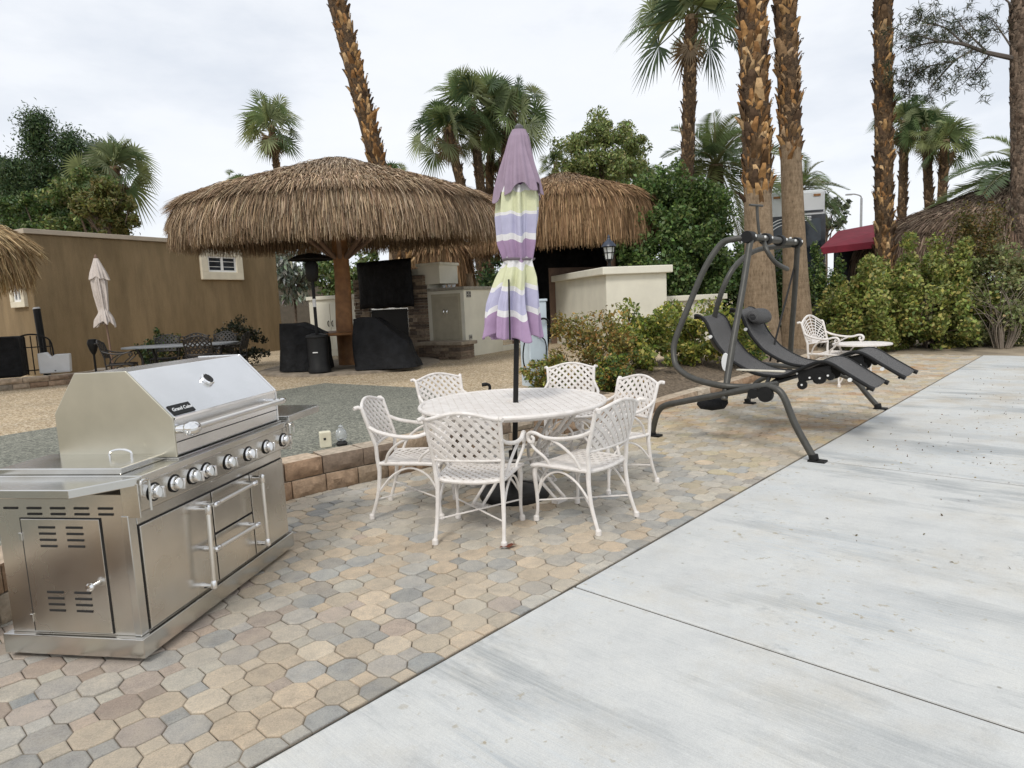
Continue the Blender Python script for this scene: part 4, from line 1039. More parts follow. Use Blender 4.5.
def lounger(u0, u1, dv, dz, pillow):
    pc = [Vector((0, a, b)) for a, b in prof_]; P = cat(pc, 5)
    mb = MB(); nu = 9; vs = []
    for p in P:
        for j in range(nu):
            s = j/(nu-1)*2-1; u = u0+(u1-u0)*j/(nu-1)
            vs.append(W(u, p.y+dv, p.z+dz-.028*(1-s*s)+.004))
    fs = [(i*nu+j, i*nu+j+1, (i+1)*nu+j+1, (i+1)*nu+j) for i in range(len(P)-1) for j in range(nu-1)]
    mb.add(vs, fs); o = mb.build('sling_seat', M['sling'], sw, ang=80); sd = o.modifiers.new('thick', 'SOLIDIFY'); sd.thickness = .008
    for u in (u0, u1):
        mb = MB(); mb.tube([W(u, p.y+dv, p.z+dz) for p in P], .019, 10); mb.tube([W(u, P[-1].y+dv+.004, P[-1].z+dz), W(u, P[-1].y+dv-.03, P[-1].z+dz-.015)], .024, 10); mb.build('side_rail', M['black_paint'], o)
    mb = MB()
    for i in (0, 28, len(P)-2): mb.tube([W(u0, P[i].y+dv, P[i].z+dz-.03), W(u1, P[i].y+dv, P[i].z+dz-.03)], .014, 8)
    mb.build('cross_bar', M['black_paint'], o)
    mb = MB()
    for u in (u0+.03, u1-.03):
        for v, z, r_ in ((.10, .70, .062), (.28, .62, .05), (.0, .72, .04)):
            mb.lathe([(r_, -.014), (r_, .014)], 14, W(u, v+dv, z+dz-.04), axis=Matrix.Rotation(math.pi/2, 3, 'Y'))
        mb.box(W(u, .16+dv, .70+dz), (.012, .34, .12), rot=Matrix.Rotation(R(-12), 3, 'X'))
    mk = mb.build('pivot_plate', M['black_paint'], o)
    mb = MB()
    for u in (u0+.013,):
        for v, z in ((.10, .66), (.28, .58), (.02, .69), (.2, .66), (.33, .70)): mb.lathe([(.011, -.005), (.011, .005)], 8, W(u, v+dv, z+dz), axis=Matrix.Rotation(math.pi/2, 3, 'Y'))
    for v, z in ((1.285, 1.09), (-.2, .66)): mb.lathe([(.020, -.014), (.020, .014)], 10, W(u0-.022, v+dv, z+dz), axis=Matrix.Rotation(math.pi/2, 3, 'Y'))
    mb.build('rivet', M['vinyl'], mk)
    if pillow:
        mb = MB(); c = W((u0+u1)/2, 1.235+dv, 1.235+dz)
        mb.tube([c+Vector((x, 0, 0)) for x in (-.21, -.20, -.15, 0, .15, .20, .21)], [.04, .075, .10, .108, .10, .075, .04], 18, sy=.8); mb.build('head_pillow', M['sling'], o, ang=80)
    return o
lounger(4.36, 4.90, 0, 0, False); lounger(5.02, 5.56, -.13, .045, True)
# flip-out arm boards, counterweight pouch
mb = MB(); mb.box(W(4.22, .66, .735), (.055, .52, .018)); mb.build('arm_board', plain('arm_board_cream', (.66, .62, .52), .5), sw, True, .006)
mb = MB(); mb.lathe([(.095, -.008), (.10, 0), (.095, .008)], 24, W(4.0, .95, .84), axis=Matrix.Rotation(math.pi/2, 3, 'Y')@Matrix.Diagonal((1, .45, 1))); mb.build('lock_disc', M['white_plastic'], sw)
mb = MB(); mb.tube([W(3.80, 1.18, .40), W(3.80, 1.14, .40), W(3.82, 1.02, .41), W(3.84, .90, .43), W(3.85, .86, .44)], [.02, .06, .085, .08, .03], 14, sy=.75); mb.tube([W(3.85, .88, .45), W(3.7, .80, .58)], .02, 8)
mb.build('weight_pouch', M['black_cloth'], sw)
mb = MB()
for u0_, v0_, z0_ in ((4.36, .62, .64), (4.9, .62, .64)): mb.tube(cat([W(u0_, v0_, z0_), W(4.0, .55, .58), W(3.58, .60, .60)], 5), .022, 8)
mb.tube([W(4.36, .55, .60), W(5.56, .45, .63)], .026, 10); mb.tube([W(5.56, .45, .63), W(6.42, .7, .50)], .026, 10); mb.tube([W(5.35, 1.0, .72), W(5.95, .92, 1.9)], .012, 6)
mb.build('cross_member', M['black_paint'], sw)
mb = MB(); 
mb.lathe([(.075, -.02), (.075, .02)], 18, W(3.46, .30, .60), axis=Matrix.Rotation(math.pi/2, 3, 'Y')); mb.lathe([(.05, -.018), (.05, .018)], 18, W(3.46, .42, .60), axis=Matrix.Rotation(math.pi/2, 3, 'Y')); mb.build('gusset', M['black_paint'], nb_)

# far white chair and its table
fc_ = make_chair('patio_chair', 'white armchair with a fan patterned back, by the small table beyond the swing', M['white_cast'], hump=.10, fan=True)
q = gp(833, 384); fc_.location = (q.x, q.y, 0); fc_.rotation_euler = (0, 0, -R(148)); fc_.scale = (1.2, 1.2, 1.2)
st_ = thing('side_table', 'small round white side table in front of the far chair by the hedge', 'table', (gp(862, 343, .69).x, gp(862, 343, .69).y, 0), .3)
mb = MB(); mb.lathe([(.41, .66), (.43, .665), (.43, .685), (.41, .69)], 40); mb.build('table_top', WC, st_)
for i in range(3):
    a = R(20+120*i); mb = MB(); mb.tube(cat([(.33*math.cos(a), .33*math.sin(a), .66), (.22*math.cos(a), .22*math.sin(a), .33), (.27*math.cos(a), .27*math.sin(a), .12), (.34*math.cos(a), .34*math.sin(a), .0)], 5), .014, 8); mb.build('leg', WC, st_)
# ================================================================== TERRACE: tan building
BC1 = Vector((-11.697, 16.418)); BD = Vector((.48116, .87663)); BN = Vector((-BD.y, BD.x)); BL = 7.725
bld = thing('casita', 'tan stucco building with flat parapet roof behind the dark dining set', 'building', (BC1.x, BC1.y, .3), math.atan2(BD.y, BD.x))
mb = MB(); mb.bx(0, BL, 0, 6, -.05, 3.5); mb.build('wall', M['tan_stucco'], bld, False, .02)
mb = MB(); mb.bx(-.06, BL+.06, -.06, 6.06, 3.5, 3.62); mb.build('parapet_cap', M['cap_metal'], bld, False, .01)
def window(x0, x1, z0, z1, side=False, fr=.24):
    m2 = MB(); A = lambda a0, a1, o0, o1, c0, c1: (m2.bx(o0, o1, a0, a1, c0, c1) if side else m2.bx(a0, a1, o0, o1, c0, c1))
    A(x0, x1, -.09, .02, z0, z0+fr); A(x0, x1, -.09, .02, z1-fr, z1); A(x0, x0+fr, -.09, .02, z0+fr, z1-fr); A(x1-fr, x1, -.09, .02, z0+fr, z1-fr)
    o = m2.build('window', M['window_frame'], bld, False, .01)
    a0, a1, c0, c1 = x0+fr, x1-fr, z0+fr, z1-fr; f2 = .055
    m2 = MB(); A(a0, a1, -.05, .015, c0, c0+f2); A(a0, a1, -.05, .015, c1-f2, c1); A(a0, a0+f2, -.05, .015, c0+f2, c1-f2); A(a1-f2, a1, -.05, .015, c0+f2, c1-f2)
    mid = (a0+a1)/2; A(mid-f2*.7, mid+f2*.7, -.052, .015, c0+f2, c1-f2); m2.build('sash', M['vinyl'], o, False)
    m2 = MB(); A(a0+f2, a1-f2, -.02, -.012, c0+f2, c1-f2); m2.build('pane', M['glass_dark'], o, False)
    m2 = MB()
    for i in range(1, 3):
        for h0, h1 in ((a0+f2, mid-f2*.7), (mid+f2*.7, a1-f2)): zc = c0+(c1-c0)*i/3; A(h0, h1, -.024, -.0195, zc-.008, zc+.008)
    m2.build('muntin', M['vinyl'], o, False)
window(4.72, 6.25, 2.43, 3.75-.35); window(.28, .95, 1.73, 3.0, True, .14)

# ================================================================== main palapa
PC = (-3.62, 14.95)
pal = thing('palapa', 'large round thatched palapa with shaggy straw fringe over a bar table', 'palapa', (*PC, .3), 0)
pp = [(r_*.965, z_) for r_, z_ in [(.04, 4.10), (.3, 4.01), (.9, 3.83), (1.5, 3.66), (2.1, 3.49), (2.7, 3.31), (3.12, 3.17), (3.34, 2.98), (3.42, 2.78)]]
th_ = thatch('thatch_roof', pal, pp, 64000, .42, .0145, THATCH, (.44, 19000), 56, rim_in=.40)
th_.rotation_euler = (R(2.2), 0, 0); th_.location = (0, 0, .47)
mb = MB(); mb.tube([(-.10, 0, -.02), (-.11, 0, 1.0), (-.07, 0, 2.0), (-.10, 0, 4.3)], [.20, .19, .175, .16], 16); mb.build('post', M['wood_post'], pal)
mb = MB()
for i in range(8):
    a = R(45*i+10); mb.cut().tube([(.12*math.cos(a), .12*math.sin(a), 4.35), (3.0*math.cos(a), 3.0*math.sin(a), 3.05)], .06, 7)
    mb.cut().tube([(-.08+.15*math.cos(a), .15*math.sin(a), 2.45), (1.6*math.cos(a), 1.6*math.sin(a), 3.6)], .05, 7)
mb.build('rafter', M['wood_brown'], pal)
mb = MB(); mb.lathe([(.22, .76), (1.0, .76), (1.02, .775), (1.02, .80), (1.0, .815), (.22, .815)], 40, cap=False); o_ = mb.build('bar_table', M['wood_post'], pal); o_.location = (-.10, 0, 0)
mb = MB(); mb.lathe([(2.0, .0), (2.0, .035), (1.93, .055), (.2, .06)], 56, cap=False); mb.build('round_slab', plain('round_slab_stone', (.30, .25, .19), .9, 0, .25, 6, .4), pal)
# covered stools and heater
def cover(name, label, loc, foot, top, h, seed):
    rg = random.Random(seed); t_ = thing(name, label, 'furniture cover', loc, 0); mb = MB(); nz, ns = 16, 44; vs = []
    for i in range(nz):
        f = i/(nz-1)
        for k in range(ns):
            a = 2*math.pi*k/ns; ca, sa = math.cos(a), math.sin(a); p = 4.5
            q = (abs(ca)**p+abs(sa)**p)**(-1/p)
            bx = foot[0]*(1-f)+top[0]*f; by = foot[1]*(1-f)+top[1]*f; ox = foot[2]*(1-f)+top[2]*f
            w = 1+.05*math.sin(5*a+seed+3*f)*(1-f*.7)+.03*math.sin(11*a+seed*2-5*f)
            z = h*f if f < .93 else h*f
            sl = top[3]*f*max(0, ca+.15)**1.2
            vs.append((ox+bx*q*ca*w, by*q*sa*w, .015+(z+sl)*(1-.0*ca)+.02*math.sin(3*a+seed)*f))
    fs = [(i*ns+k, i*ns+(k+1) % ns, (i+1)*ns+(k+1) % ns, (i+1)*ns+k) for i in range(nz-1) for k in range(ns)]
    fs.append(tuple((nz-1)*ns+k for k in range(ns))); mb.add(vs, fs); mb.build('cover', M['black_cloth'], t_, ang=60); return t_
cover('covered_stools', 'black cloth cover over bar stools at the left of the palapa post', (-4.28, 13.95, .36), (.50, .42, -.05), (.46, .36, -.06, -.22), .98, 3)
cover('covered_stools', 'wide creased black cloth cover sloping down to the right of the palapa post', (-2.60, 13.75, .36), (.66, .55, .05), (.56, .40, -.04, -.52), 1.03, 7)
ht = thing('patio_heater', 'tall black mushroom patio heater with a barrel base under the palapa', 'patio heater', (-3.87, 13.25, .36))
mb = MB(); mb.lathe([(.21, .0), (.225, .02), (.225, .10), (.20, .14), (.205, .70), (.225, .72), (.215, .76), (.10, .79)], 24); mb.build('tank_housing', M['black_paint'], ht)
mb = MB(); mb.tube([(0, 0, .76), (0, 0, 1.85)], .032, 12); pl_ = mb.build('pole', M['black_paint'], ht)
mb = MB(); mb.lathe([(.036, 1.32), (.036, 1.48)], 12, cap=False); mb.build('pole_band', M['white_plastic'], pl_)
mb = MB(); mb.lathe([(.07, 1.82), (.12, 1.90), (.13, 2.15), (.09, 2.22)], 20); mb.build('burner', M['black_paint'], ht)
mb = MB(); mb.lathe([(.43, 2.24), (.44, 2.25), (.30, 2.33), (.06, 2.38), (.01, 2.385)], 32, cap=False); mb.build('reflector', M['black_paint'], ht)
mb = MB(); mb.box((.0, -.214, .42), (.10, .012, .02)); mb.build('badge', M['white_plastic'], ht)

# ================================================================== outdoor kitchen
K0 = Vector((-1.085, 16.27)); K1 = Vector((.52, .854)); 
kit = thing('outdoor_kitchen', 'cream outdoor kitchen with fireplace in dark stone and bar counter with outlets', 'outdoor kitchen', (K0.x, K0.y, .3), math.atan2(K1.y, K1.x))
# local x into depth (k1), local y along the front to the left (k2)
mb = MB(); mb.bx(0, 1.72, 0, 1.06, -.02, 1.66); bc = mb.build('bar_counter', M['cream_wall'], kit, False, .01)
mb = MB(); mb.bx(-.05, 1.78, -.05, 1.08, 1.66, 1.735); mb.build('bar_top', plain('bar_top_tile', (.30, .28, .23), .6, 0, .2, 12, .1), bc, False, .008)
mb = MB(); mb.bx(-.012, .01, .10, 1.0, .36, 1.58); dd = mb.build('cabinet_door', M['cabinet'], bc, False, .004)
mb = MB(); mb.bx(-.02, -.0125, .16, .94, .43, 1.51); mb.build('door_panel', plain('beige_door_panel', (.40, .36, .265), .7, 0, .06), dd, False, .004)
for y_ in (.50, .60): mb = MB(); mb.tube(cat([(-.02, y_, 1.05), (-.05, y_, 1.09), (-.05, y_, 1.16), (-.02, y_, 1.20)], 4), .012, 8); mb.build('handle', CH, dd)
mb = MB()
for x_, z_ in ((.15, 1.54), (.255, 1.54)): mb.cut().bx(x_-.045, x_+.045, -.014, .01, z_-.075, z_+.075)
mb.cut(); mb.bx(.13, .26, -.014, .01, .42, .54); mb.build('outlet', plain('outlet_grey', (.33, .32, .29), .5), bc, False, .003)
mb = MB()
for x_, z_ in ((.15, 1.54), (.255, 1.54)):
    for s__ in (-.035, .035): mb.bx(x_-.02, x_+.02, -.018, -.0135, z_+s__-.018, z_+s__+.018)
mb.bx(.15, .18, -.018, -.0135, .46, .50); mb.bx(.205, .235, -.018, -.0135, .46, .50); mb.build('outlet_socket', M['slot'], bc, False)
mb = MB(); mb.bx(1.72, 4.6, .02, .30, -.02, .12); mb.build('low_plinth', M['cream_trim'], kit, False, .01)
mb = MB(); mb.bx(.0, .7, 1.06, 1.62, .0, 2.25); mb.build('chimney_breast', M['cream_wall'], kit, False, .01)
mb = MB(); mb.bx(-.05, .72, .66, 1.35, 1.84, 2.30); mb.build('pillar_block', M['cream_trim'], kit, False, .01)
mb = MB(); mb.bx(-.08, .75, .62, 1.39, 2.30, 2.37); mb.build('pillar_cap', M['cream_wall'], kit, False, .01)
# stacked stone round the firebox
STONE = [(.22, .165, .12), (.16, .12, .09), (.27, .21, .15), (.12, .095, .075), (.30, .24, .18)]
def shade(c, k): return tuple(x*k for x in c)
def stonewall(mb, y0, y1, z0, z1, x0, dep, rnd):
    z = z0
    while z < z1-.01:
        h = min(rnd.uniform(.05, .10), z1-z); y = y0
        while y < y1-.01:
            l = min(rnd.uniform(.14, .36), y1-y); d = rnd.uniform(0, .035); mb.bx(x0-d, x0+dep, y+.003, y+l-.003, z+.003, z+h-.003, tone=shade(rnd.choice(STONE), rnd.uniform(.8, 1.2))); y += l
        z += h
rnd = random.Random(4)
mb = MB(); stonewall(mb, 1.12, 1.66, .0, 2.08, -.16, .5, rnd); stonewall(mb, 2.98, 3.5, .0, 2.08, -.16, .5, rnd); stonewall(mb, 1.66, 2.98, 1.3, 2.08, -.12, .5, rnd)
mb.build('stone_surround', M['block'], kit, False)
mb = MB(); mb.bx(-.10, .5, 1.66, 2.98, .36, 1.3); fb = mb.build('firebox', M['slot'], kit, False)
mb = MB(); mb.bx(-.13, -.101, 1.66, 2.98, 1.26, 1.30); mb.bx(-.13, -.101, 2.94, 2.98, .36, 1.26); mb.bx(-.13, -.101, 1.66, 1.70, .36, 1.26); mb.build('firebox_frame', S, fb, False)
mb = MB(); stonewall(mb, -.28, 1.0, .0, .34, -.62, .55, rnd); mb.build('hearth_base', M['block'], kit, False)
mb = MB(); mb.bx(-.70, -.03, -.36, 1.06, .34, .42); mb.build('hearth_slab', plain('hearth_stone', (.34, .28, .21), .9, 0, .2, 8, .4), kit, False, .012)
mb = MB(); mb.bx(.15, .85, 3.5, 5.62, .0, 1.62); cb = mb.build('wall_cabinet', M['cream_wall'], kit, False, .006)
mb = MB(); mb.bx(.10, .90, 3.45, 5.68, 1.62, 1.72); mb.build('cabinet_top', M['cream_trim'], cb, False, .006)
for y0_, y1_ in ((3.62, 4.18), (4.2, 4.76), (4.78, 5.4)):
    mb = MB(); mb.bx(.135, .151, y0_, y1_, .2, 1.5); d__ = mb.build('cabinet_door', M['cream_trim'], cb, False, .003)
    yk = y0_+.07 if y0_ > 4.5 else y1_-.07
    mb = MB(); mb.tube(cat([(.135, yk, .85), (.10, yk, .89), (.10, yk, .97), (.135, yk, 1.01)], 4), .012, 8); mb.build('handle', M['black_paint'], d__)
tv = thing('television_cover', 'black cloth cover over the television above the fireplace', 'television', (K0.x-.24*K1.x-2.30*.854, K0.y-.24*K1.y+2.30*.52, 0), math.atan2(K1.y, K1.x))
mb = MB(); vs = []
for i in range(10):
    for j in range(14):
        y_ = -.92+1.84*j/13; z_ = 1.60+1.22*i/9
        e__ = max(abs(i/4.5-1)**6, abs(j/6.5-1)**8)
        vs.append((-.12+.10*e__+.018*math.sin(j*1.9+i*.6), y_, z_+(.02*math.sin(j*1.3) if i == 0 else 0)))
fs = [(i*14+j, (i+1)*14+j, (i+1)*14+j+1, i*14+j+1) for i in range(9) for j in range(13)]
mb.add(vs, fs); o_ = mb.build('cover', M['black_cloth'], tv, ang=80); sd = o_.modifiers.new('t', 'SOLIDIFY'); sd.thickness = .04
# things on the bar
cpt = lambda a, b, z: Vector((K0.x+K1.x*a-.854*b, K0.y+K1.y*a+.52*b, z))
w_ = MB(); w_.lathe([(.085, 0), (.10, .05), (.085, .14), (.07, .24), (.085, .30), (.10, .33)], 14); tag(w_.build('vase', M['palm_smooth']), 'slim pale brown vase standing on the bar counter', 'vase').location = cpt(.62, .22, 2.036)
tr_ = thing('drinks_tray', 'white tray with small bowls on the bar counter beside the cream pillar', 'tray', cpt(.5, .80, 2.036), .4)
mb = MB(); mb.box((0, 0, .012), (.42, .22, .02)); mb.build('tray', M['white_plastic'], tr_, False, .006)
for x_ in (-.13, .0, .13): mb = MB(); mb.lathe([(.03, .022), (.055, .06), (.06, .085), (.052, .085), (.02, .035)], 14, (x_, 0, 0)); mb.build('bowl', M['white_plastic'], tr_)

# ================================================================== second palapa and others
def hut(name, label, c, R_, ze, za, n, pal_, w=.03, fr=.7, posts=1, ln=.6, dome=1.0, nf=4000, z0=.3):
    t_ = thing(name, label, 'palapa', (c[0], c[1], z0)); ze -= z0; za -= z0; R_ -= .35*ln+.05
    pr_ = [(.04, za), (.1*R_, za-.07*(za-ze)*dome), (.3*R_, ze+(za-ze)*.80), (.6*R_, ze+(za-ze)*.59), (.82*R_, ze+(za-ze)*.43), (.93*R_, ze+(za-ze)*.32), (.985*R_, ze+(za-ze)*.18), (R_, ze)]
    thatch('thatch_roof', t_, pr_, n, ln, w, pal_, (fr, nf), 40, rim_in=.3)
    for i in range(posts):
        a = 2*math.pi*i/posts+.6; q = 0 if posts == 1 else R_*.72
        m2 = MB(); m2.tube([(q*math.cos(a), q*math.sin(a), -.05), (q*math.cos(a), q*math.sin(a), ze+.3)], [.14, .12], 12); m2.build('post', M['wood_brown'], t_)
    return t_
ORANGE = [(.30, .19, .105), (.24, .15, .08), (.37, .25, .145), (.17, .105, .058)]
q = at(566, 250, 20.5); h2 = hut('palapa', 'round thatched palapa with smooth brown crown behind the striped umbrella', (q.x, q.y), 2.95, 4.1, 5.35, 30000, ORANGE, .019, .80, 4, .40, .55, 15000)
q = at(437, 265, 22.5); hut('palapa', 'small thatched hut seen under the main palapa roof behind the bar', (q.x, q.y), 1.35, 3.25, 4.2, 2500, ORANGE, .035, .95, 1, .5, 1, 3500)
q = at(-62, 300, 12.6); hut('palapa', 'thatched palapa cut off at the left edge of the view', (q.x, q.y), 1.62, 3.0, 4.0, 15000, [(.47, .35, .19), (.36, .25, .13), (.54, .41, .24), (.25, .17, .09)], .016, .58, 1, .55, 1.3, 4000)
q = at(1022, 250, 23.0); GREYT = [(.20, .145, .10), (.145, .10, .072), (.27, .205, .15), (.095, .066, .048)]
hut('palapa', 'weathered grey-brown thatched roof rising above the right-hand hedge', (q.x, q.y), 5.5, 2.55, 5.1, 48000, GREYT, .024, .5, 6, .55, .9, 5000, z0=-.01)
# black tarp sheet put in for the dark shade under the second palapa
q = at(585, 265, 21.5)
dk = thing('shade_tarp', 'black tarp put in for the dark shade under the second palapa', 'tarpaulin', (q.x, q.y, .3), -.25)
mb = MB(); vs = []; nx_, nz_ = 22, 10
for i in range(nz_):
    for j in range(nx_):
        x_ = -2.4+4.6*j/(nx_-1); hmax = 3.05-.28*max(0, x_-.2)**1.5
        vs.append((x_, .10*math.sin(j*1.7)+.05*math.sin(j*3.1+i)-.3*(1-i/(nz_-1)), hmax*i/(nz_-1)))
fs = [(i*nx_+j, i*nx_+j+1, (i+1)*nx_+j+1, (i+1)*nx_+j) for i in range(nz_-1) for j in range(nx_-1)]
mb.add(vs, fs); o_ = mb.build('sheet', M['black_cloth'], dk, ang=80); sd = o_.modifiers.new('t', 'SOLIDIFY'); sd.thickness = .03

# ================================================================== white walls, lantern, pedestal
Wc = Vector((2.349, 15.81)); wl = Vector((-.216, .976)); wr = Vector((.976, .216))
wt = thing('stucco_enclosure', 'tall cream stucco enclosure wall with moulded cap behind the shrubs', 'wall', (Wc.x, Wc.y, .3), math.atan2(wr.y, wr.x))
mb = MB(); mb.bx(0, 1.56, 0, 4.25, -.1, 1.84); mb.build('wall', M['cream_wall'], wt, False, .01)
mb = MB(); mb.bx(-.12, 1.68, -.12, 4.37, 1.84, 2.02); mb.build('wall_cap', M['cream_trim'], wt, False, .02)
lw_ = thing('garden_wall', 'low cream stucco wall with thick cap beside the tall enclosure', 'wall', (Wc.x+wr.x*1.62+wl.x*.5, Wc.y+wr.y*1.62+wl.y*.5, .3), math.atan2(wr.y, wr.x)+.10)
mb = MB(); mb.bx(0, 1.85, 0, .22, -.1, 1.13); mb.build('wall', M['cream_wall'], lw_, False, .01)
mb = MB(); mb.bx(-.02, 1.95, -.08, .30, 1.13, 1.27); mb.build('wall_cap', M['cream_trim'], lw_, False, .015)
q = at(549, 268, 19.9); bp = thing('board_panel', 'plain brown timber screen just behind the cream enclosure wall', 'screen', (q.x, q.y, .3), math.atan2(wr.y, wr.x)+.12)
mb = MB()
for i in range(7): mb.bx(.0+i*.30, .295+i*.30, 0, .05, 0, q.z-.3)
mb.bx(-.02, 2.15, -.02, .0-.002, q.z-.42, q.z-.32); mb.build('board', M['wood_brown'], bp, False, .005)
q = Vector((Wc.x+wr.x*.25+wl.x*.4, Wc.y+wr.y*.25+wl.y*.4))
lt = thing('lantern', 'black post lantern with glass panes standing on the cream enclosure', 'lamp', (q.x, q.y, 2.32))
mb = MB(); mb.lathe([(.10, 0), (.10, .03), (.05, .05), (.035, .12), (.06, .17), (.10, .20)], 8); mb.build('lamp_base', M['black_paint'], lt)
mb = MB(); mb.lathe([(.085, .20), (.135, .50)], 6, cap=False); mb.build('glass', plain('lamp_glass', (.62, .64, .62), .15, 0, .05), lt, False)
mb = MB()
for i in range(6): a = R(60*i); mb.tube([(.092*math.cos(a), .092*math.sin(a), .19), (.145*math.cos(a), .145*math.sin(a), .51)], .012, 5)
for z_, r__ in ((.20, .095), (.36, .12), (.50, .145)): mb.tube([(r__*math.cos(a), r__*math.sin(a), z_) for a in np.linspace(0, 6.283, 7)[:-1]], .010, 5, closed=True)
mb.build('lamp_frame', M['black_paint'], lt)
mb = MB(); mb.lathe([(.19, .51), (.18, .54), (.10, .63), (.05, .67), (.03, .72), (.04, .74), (.005, .80)], 12); mb.build('lamp_cap', plain('lamp_cap_blue', (.035, .045, .07), .35), lt)
q = gp(532, 386, .3); pd = thing('utility_pedestal', 'pale blue electrical pedestal with black cables beside the umbrella', 'utility box', (q.x+.06, q.y+.1, .3), R(28))
mb = MB(); mb.bx(-.16, .16, -.15, .15, -.02, 1.28); mb.build('housing', M['pedestal'], pd, False, .012)
mb = MB(); mb.bx(-.175, .175, -.165, .165, 1.28, 1.32); mb.build('hood', M['pedestal'], pd, False, .01)
mb = MB(); mb.bx(.161, .19, -.10, .10, .55, 1.0); mb.build('meter_box', plain('meter_grey', (.30, .33, .35), .5), pd, False, .006)
mb = MB(); mb.tube(cat([(-.10, -.16, .90), (-.02, -.20, 1.0), (.10, -.20, 1.02), (.2, -.14, .92), (.22, -.05, .62), (.20, .0, .4)], 6), .016, 7)
mb.tube(cat([(-.15, -.17, .86), (-.26, -.19, .72), (-.30, -.18, .42), (-.22, -.2, .12), (-.15, -.2, .02)], 6), .011, 6)
mb.tube(cat([(-.1, -.16, .80), (.08, -.19, .70), (.10, -.18, .45), (.0, -.18, .2)], 6), .010, 6); mb.build('cable', M['black_paint'], pd)
q = at(634, 320, 14.6); sp_ = thing('garden_spigot', 'black garden tap on a thin riser in front of the cream wall', 'tap', (q.x, q.y, .3))
mb = MB(); mb.tube([(0, 0, 0), (0, 0, .82)], .03, 8); mb.tube(cat([(0, 0, .80), (0, -.05, .86), (-.10, -.06, .84), (-.13, -.06, .76)], 4), .026, 8); mb.build('riser', M['black_paint'], sp_)
mb = MB(); mb.box((.0, -.0, .92), (.14, .03, .03)); mb.tube([(0, 0, .82), (0, 0, .92)], .015, 6); mb.build('tap_handle', M['black_paint'], sp_)
q = gp(488, 398, .3); pr_ = thing('standpipe', 'short black bent pipe rising behind the patio table', 'pipe', (q.x, q.y, .3))
mb = MB(); mb.tube(cat([(.03, 0, 0), (.03, 0, .10), (.03, 0, .165), (.0, 0, .19), (-.075, 0, .185)], 5), [.02]*16+[.026]*5, 10); mb.build('pipe', M['black_paint'], pr_)
q = gp(326, 447, .304); wp_ = MB(); wp_.bx(-.052, .052, -.04, .04, 0, .15); o_ = wp_.build('marker_post', plain('cream_post', (.72, .68, .52), .6), None, False, .008); o_.location = (q.x, q.y, .304); o_.rotation_euler = (0, 0, .4)
tag(o_, 'short cream square post just behind the block wall', 'post'); mb = MB(); mb.box((-.01, -.0405, .085), (.022, .004, .022)); mb.build('hole', M['slot'], o_, False)
q = gp(342, 445, .304); sl_ = thing('solar_light', 'little clear glass garden light behind the block wall', 'garden light', (q.x, q.y, .304))
mb = MB(); mb.lathe([(.05, .0), (.055, .02), (.03, .045)], 12); mb.build('light_base', M['slot'], sl_)
m, nt, bs = newmat('clear_glass'); bs.inputs['Base Color'].default_value = (.75, .78, .78, 1); bs.inputs['Roughness'].default_value = .12; bs.inputs['Transmission Weight'].default_value = .7
mb = MB(); mb.lathe([(.028, .045), (.055, .07), (.06, .10), (.045, .14), (.02, .165), (.025, .18), (.005, .20)], 12); mb.build('globe', m, sl_)

# ================================================================== dark dining set by the building
GD = 'dark cast chairs round the long table'
dc = make_chair('patio_chair', 'dark cast chair at the left head of the long table, below the cream umbrella', M['dark_cast'], .075, .085, .026, GD)
tpos = at(182, 351, 13.8)
def putd(o, x, y, deg): o.location = (x, y, .3); o.rotation_euler = (0, 0, -R(deg))
q = at(120, 350, 13.1); putd(dc, q.x, q.y, 70)
for px, Y, dg, lb in ((165, 14.5, 165, 'dark cast chair behind the long table, nearest the cream umbrella'), (196, 14.7, 160, 'dark cast chair behind the middle of the long table'), (202, 13.0, -12, 'dark cast chair on the near side of the long table, its back to the viewer'), (232, 14.1, -95, 'dark cast chair at the right end of the long table by the round bush'), (222, 15.0, 175, 'dark cast chair half hidden behind the right end of the long table')):
    q = at(px, 350, Y); dup(dc, (q.x, q.y, .3), -R(dg), lb)
dt = thing('dining_table', 'long dark dining table with pale grey top by the tan wall', 'table', (tpos.x, tpos.y, .3), R(4))
mb = MB(); pl2 = [(1.12*math.copysign(abs(math.cos(a))**.55, math.cos(a)), .52*math.copysign(abs(math.sin(a))**.55, math.sin(a))) for a in np.linspace(0, 2*math.pi, 41)[:-1]]
mb.prism(pl2, .70, .735); mb.build('table_top', plain('slate_top', (.20, .22, .24), .35, 0, .12), dt, False, .006)
for sx in (-1, 1):
    for sy_ in (-1, 1): mb = MB(); mb.tube(cat([(sx*.75, sy_*.33, .70), (sx*.68, sy_*.28, .45), (sx*.72, sy_*.32, .15), (sx*.82, sy_*.38, 0)], 5), .03, 8); mb.build('leg', M['dark_cast'], dt)
cu = thing('patio_umbrella', 'closed cream umbrella against the tan wall', 'umbrella', (at(110, 376, 13.6).x, 13.6, .3), 0)
ax_ = lambda z: Vector((.10*(1-z/2.6), 0, z))
CRM = (.68, .615, .57)
mb = MB(); mb.tube([ax_(z) for z in (0, 1.2, 2.6)], .02, 10); mb.build('pole', M['wood_brown'], cu)
mb = MB(); mb.lathe([(.03, 0), (.035, .03), (.01, .08)], 10, ax_(2.56)); mb.build('finial', M['wood_brown'], cu)
CRMM = bandmat('cream_canvas', [(0, CRM), (2.99, CRM)])
c2 = cloth([(1.28, .175, .22, 0), (1.42, .145, .22, 0), (1.54, .085, .15, 0), (1.60, .09, .18, 0), (1.85, .115, .22, 0), (2.1, .125, .22, 0), (2.25, .11, .18, 0), (2.4, .08, .1, 0)], 8, .2, CRMM, 'canopy', cu, 21, nseg=96, ragged=.10)
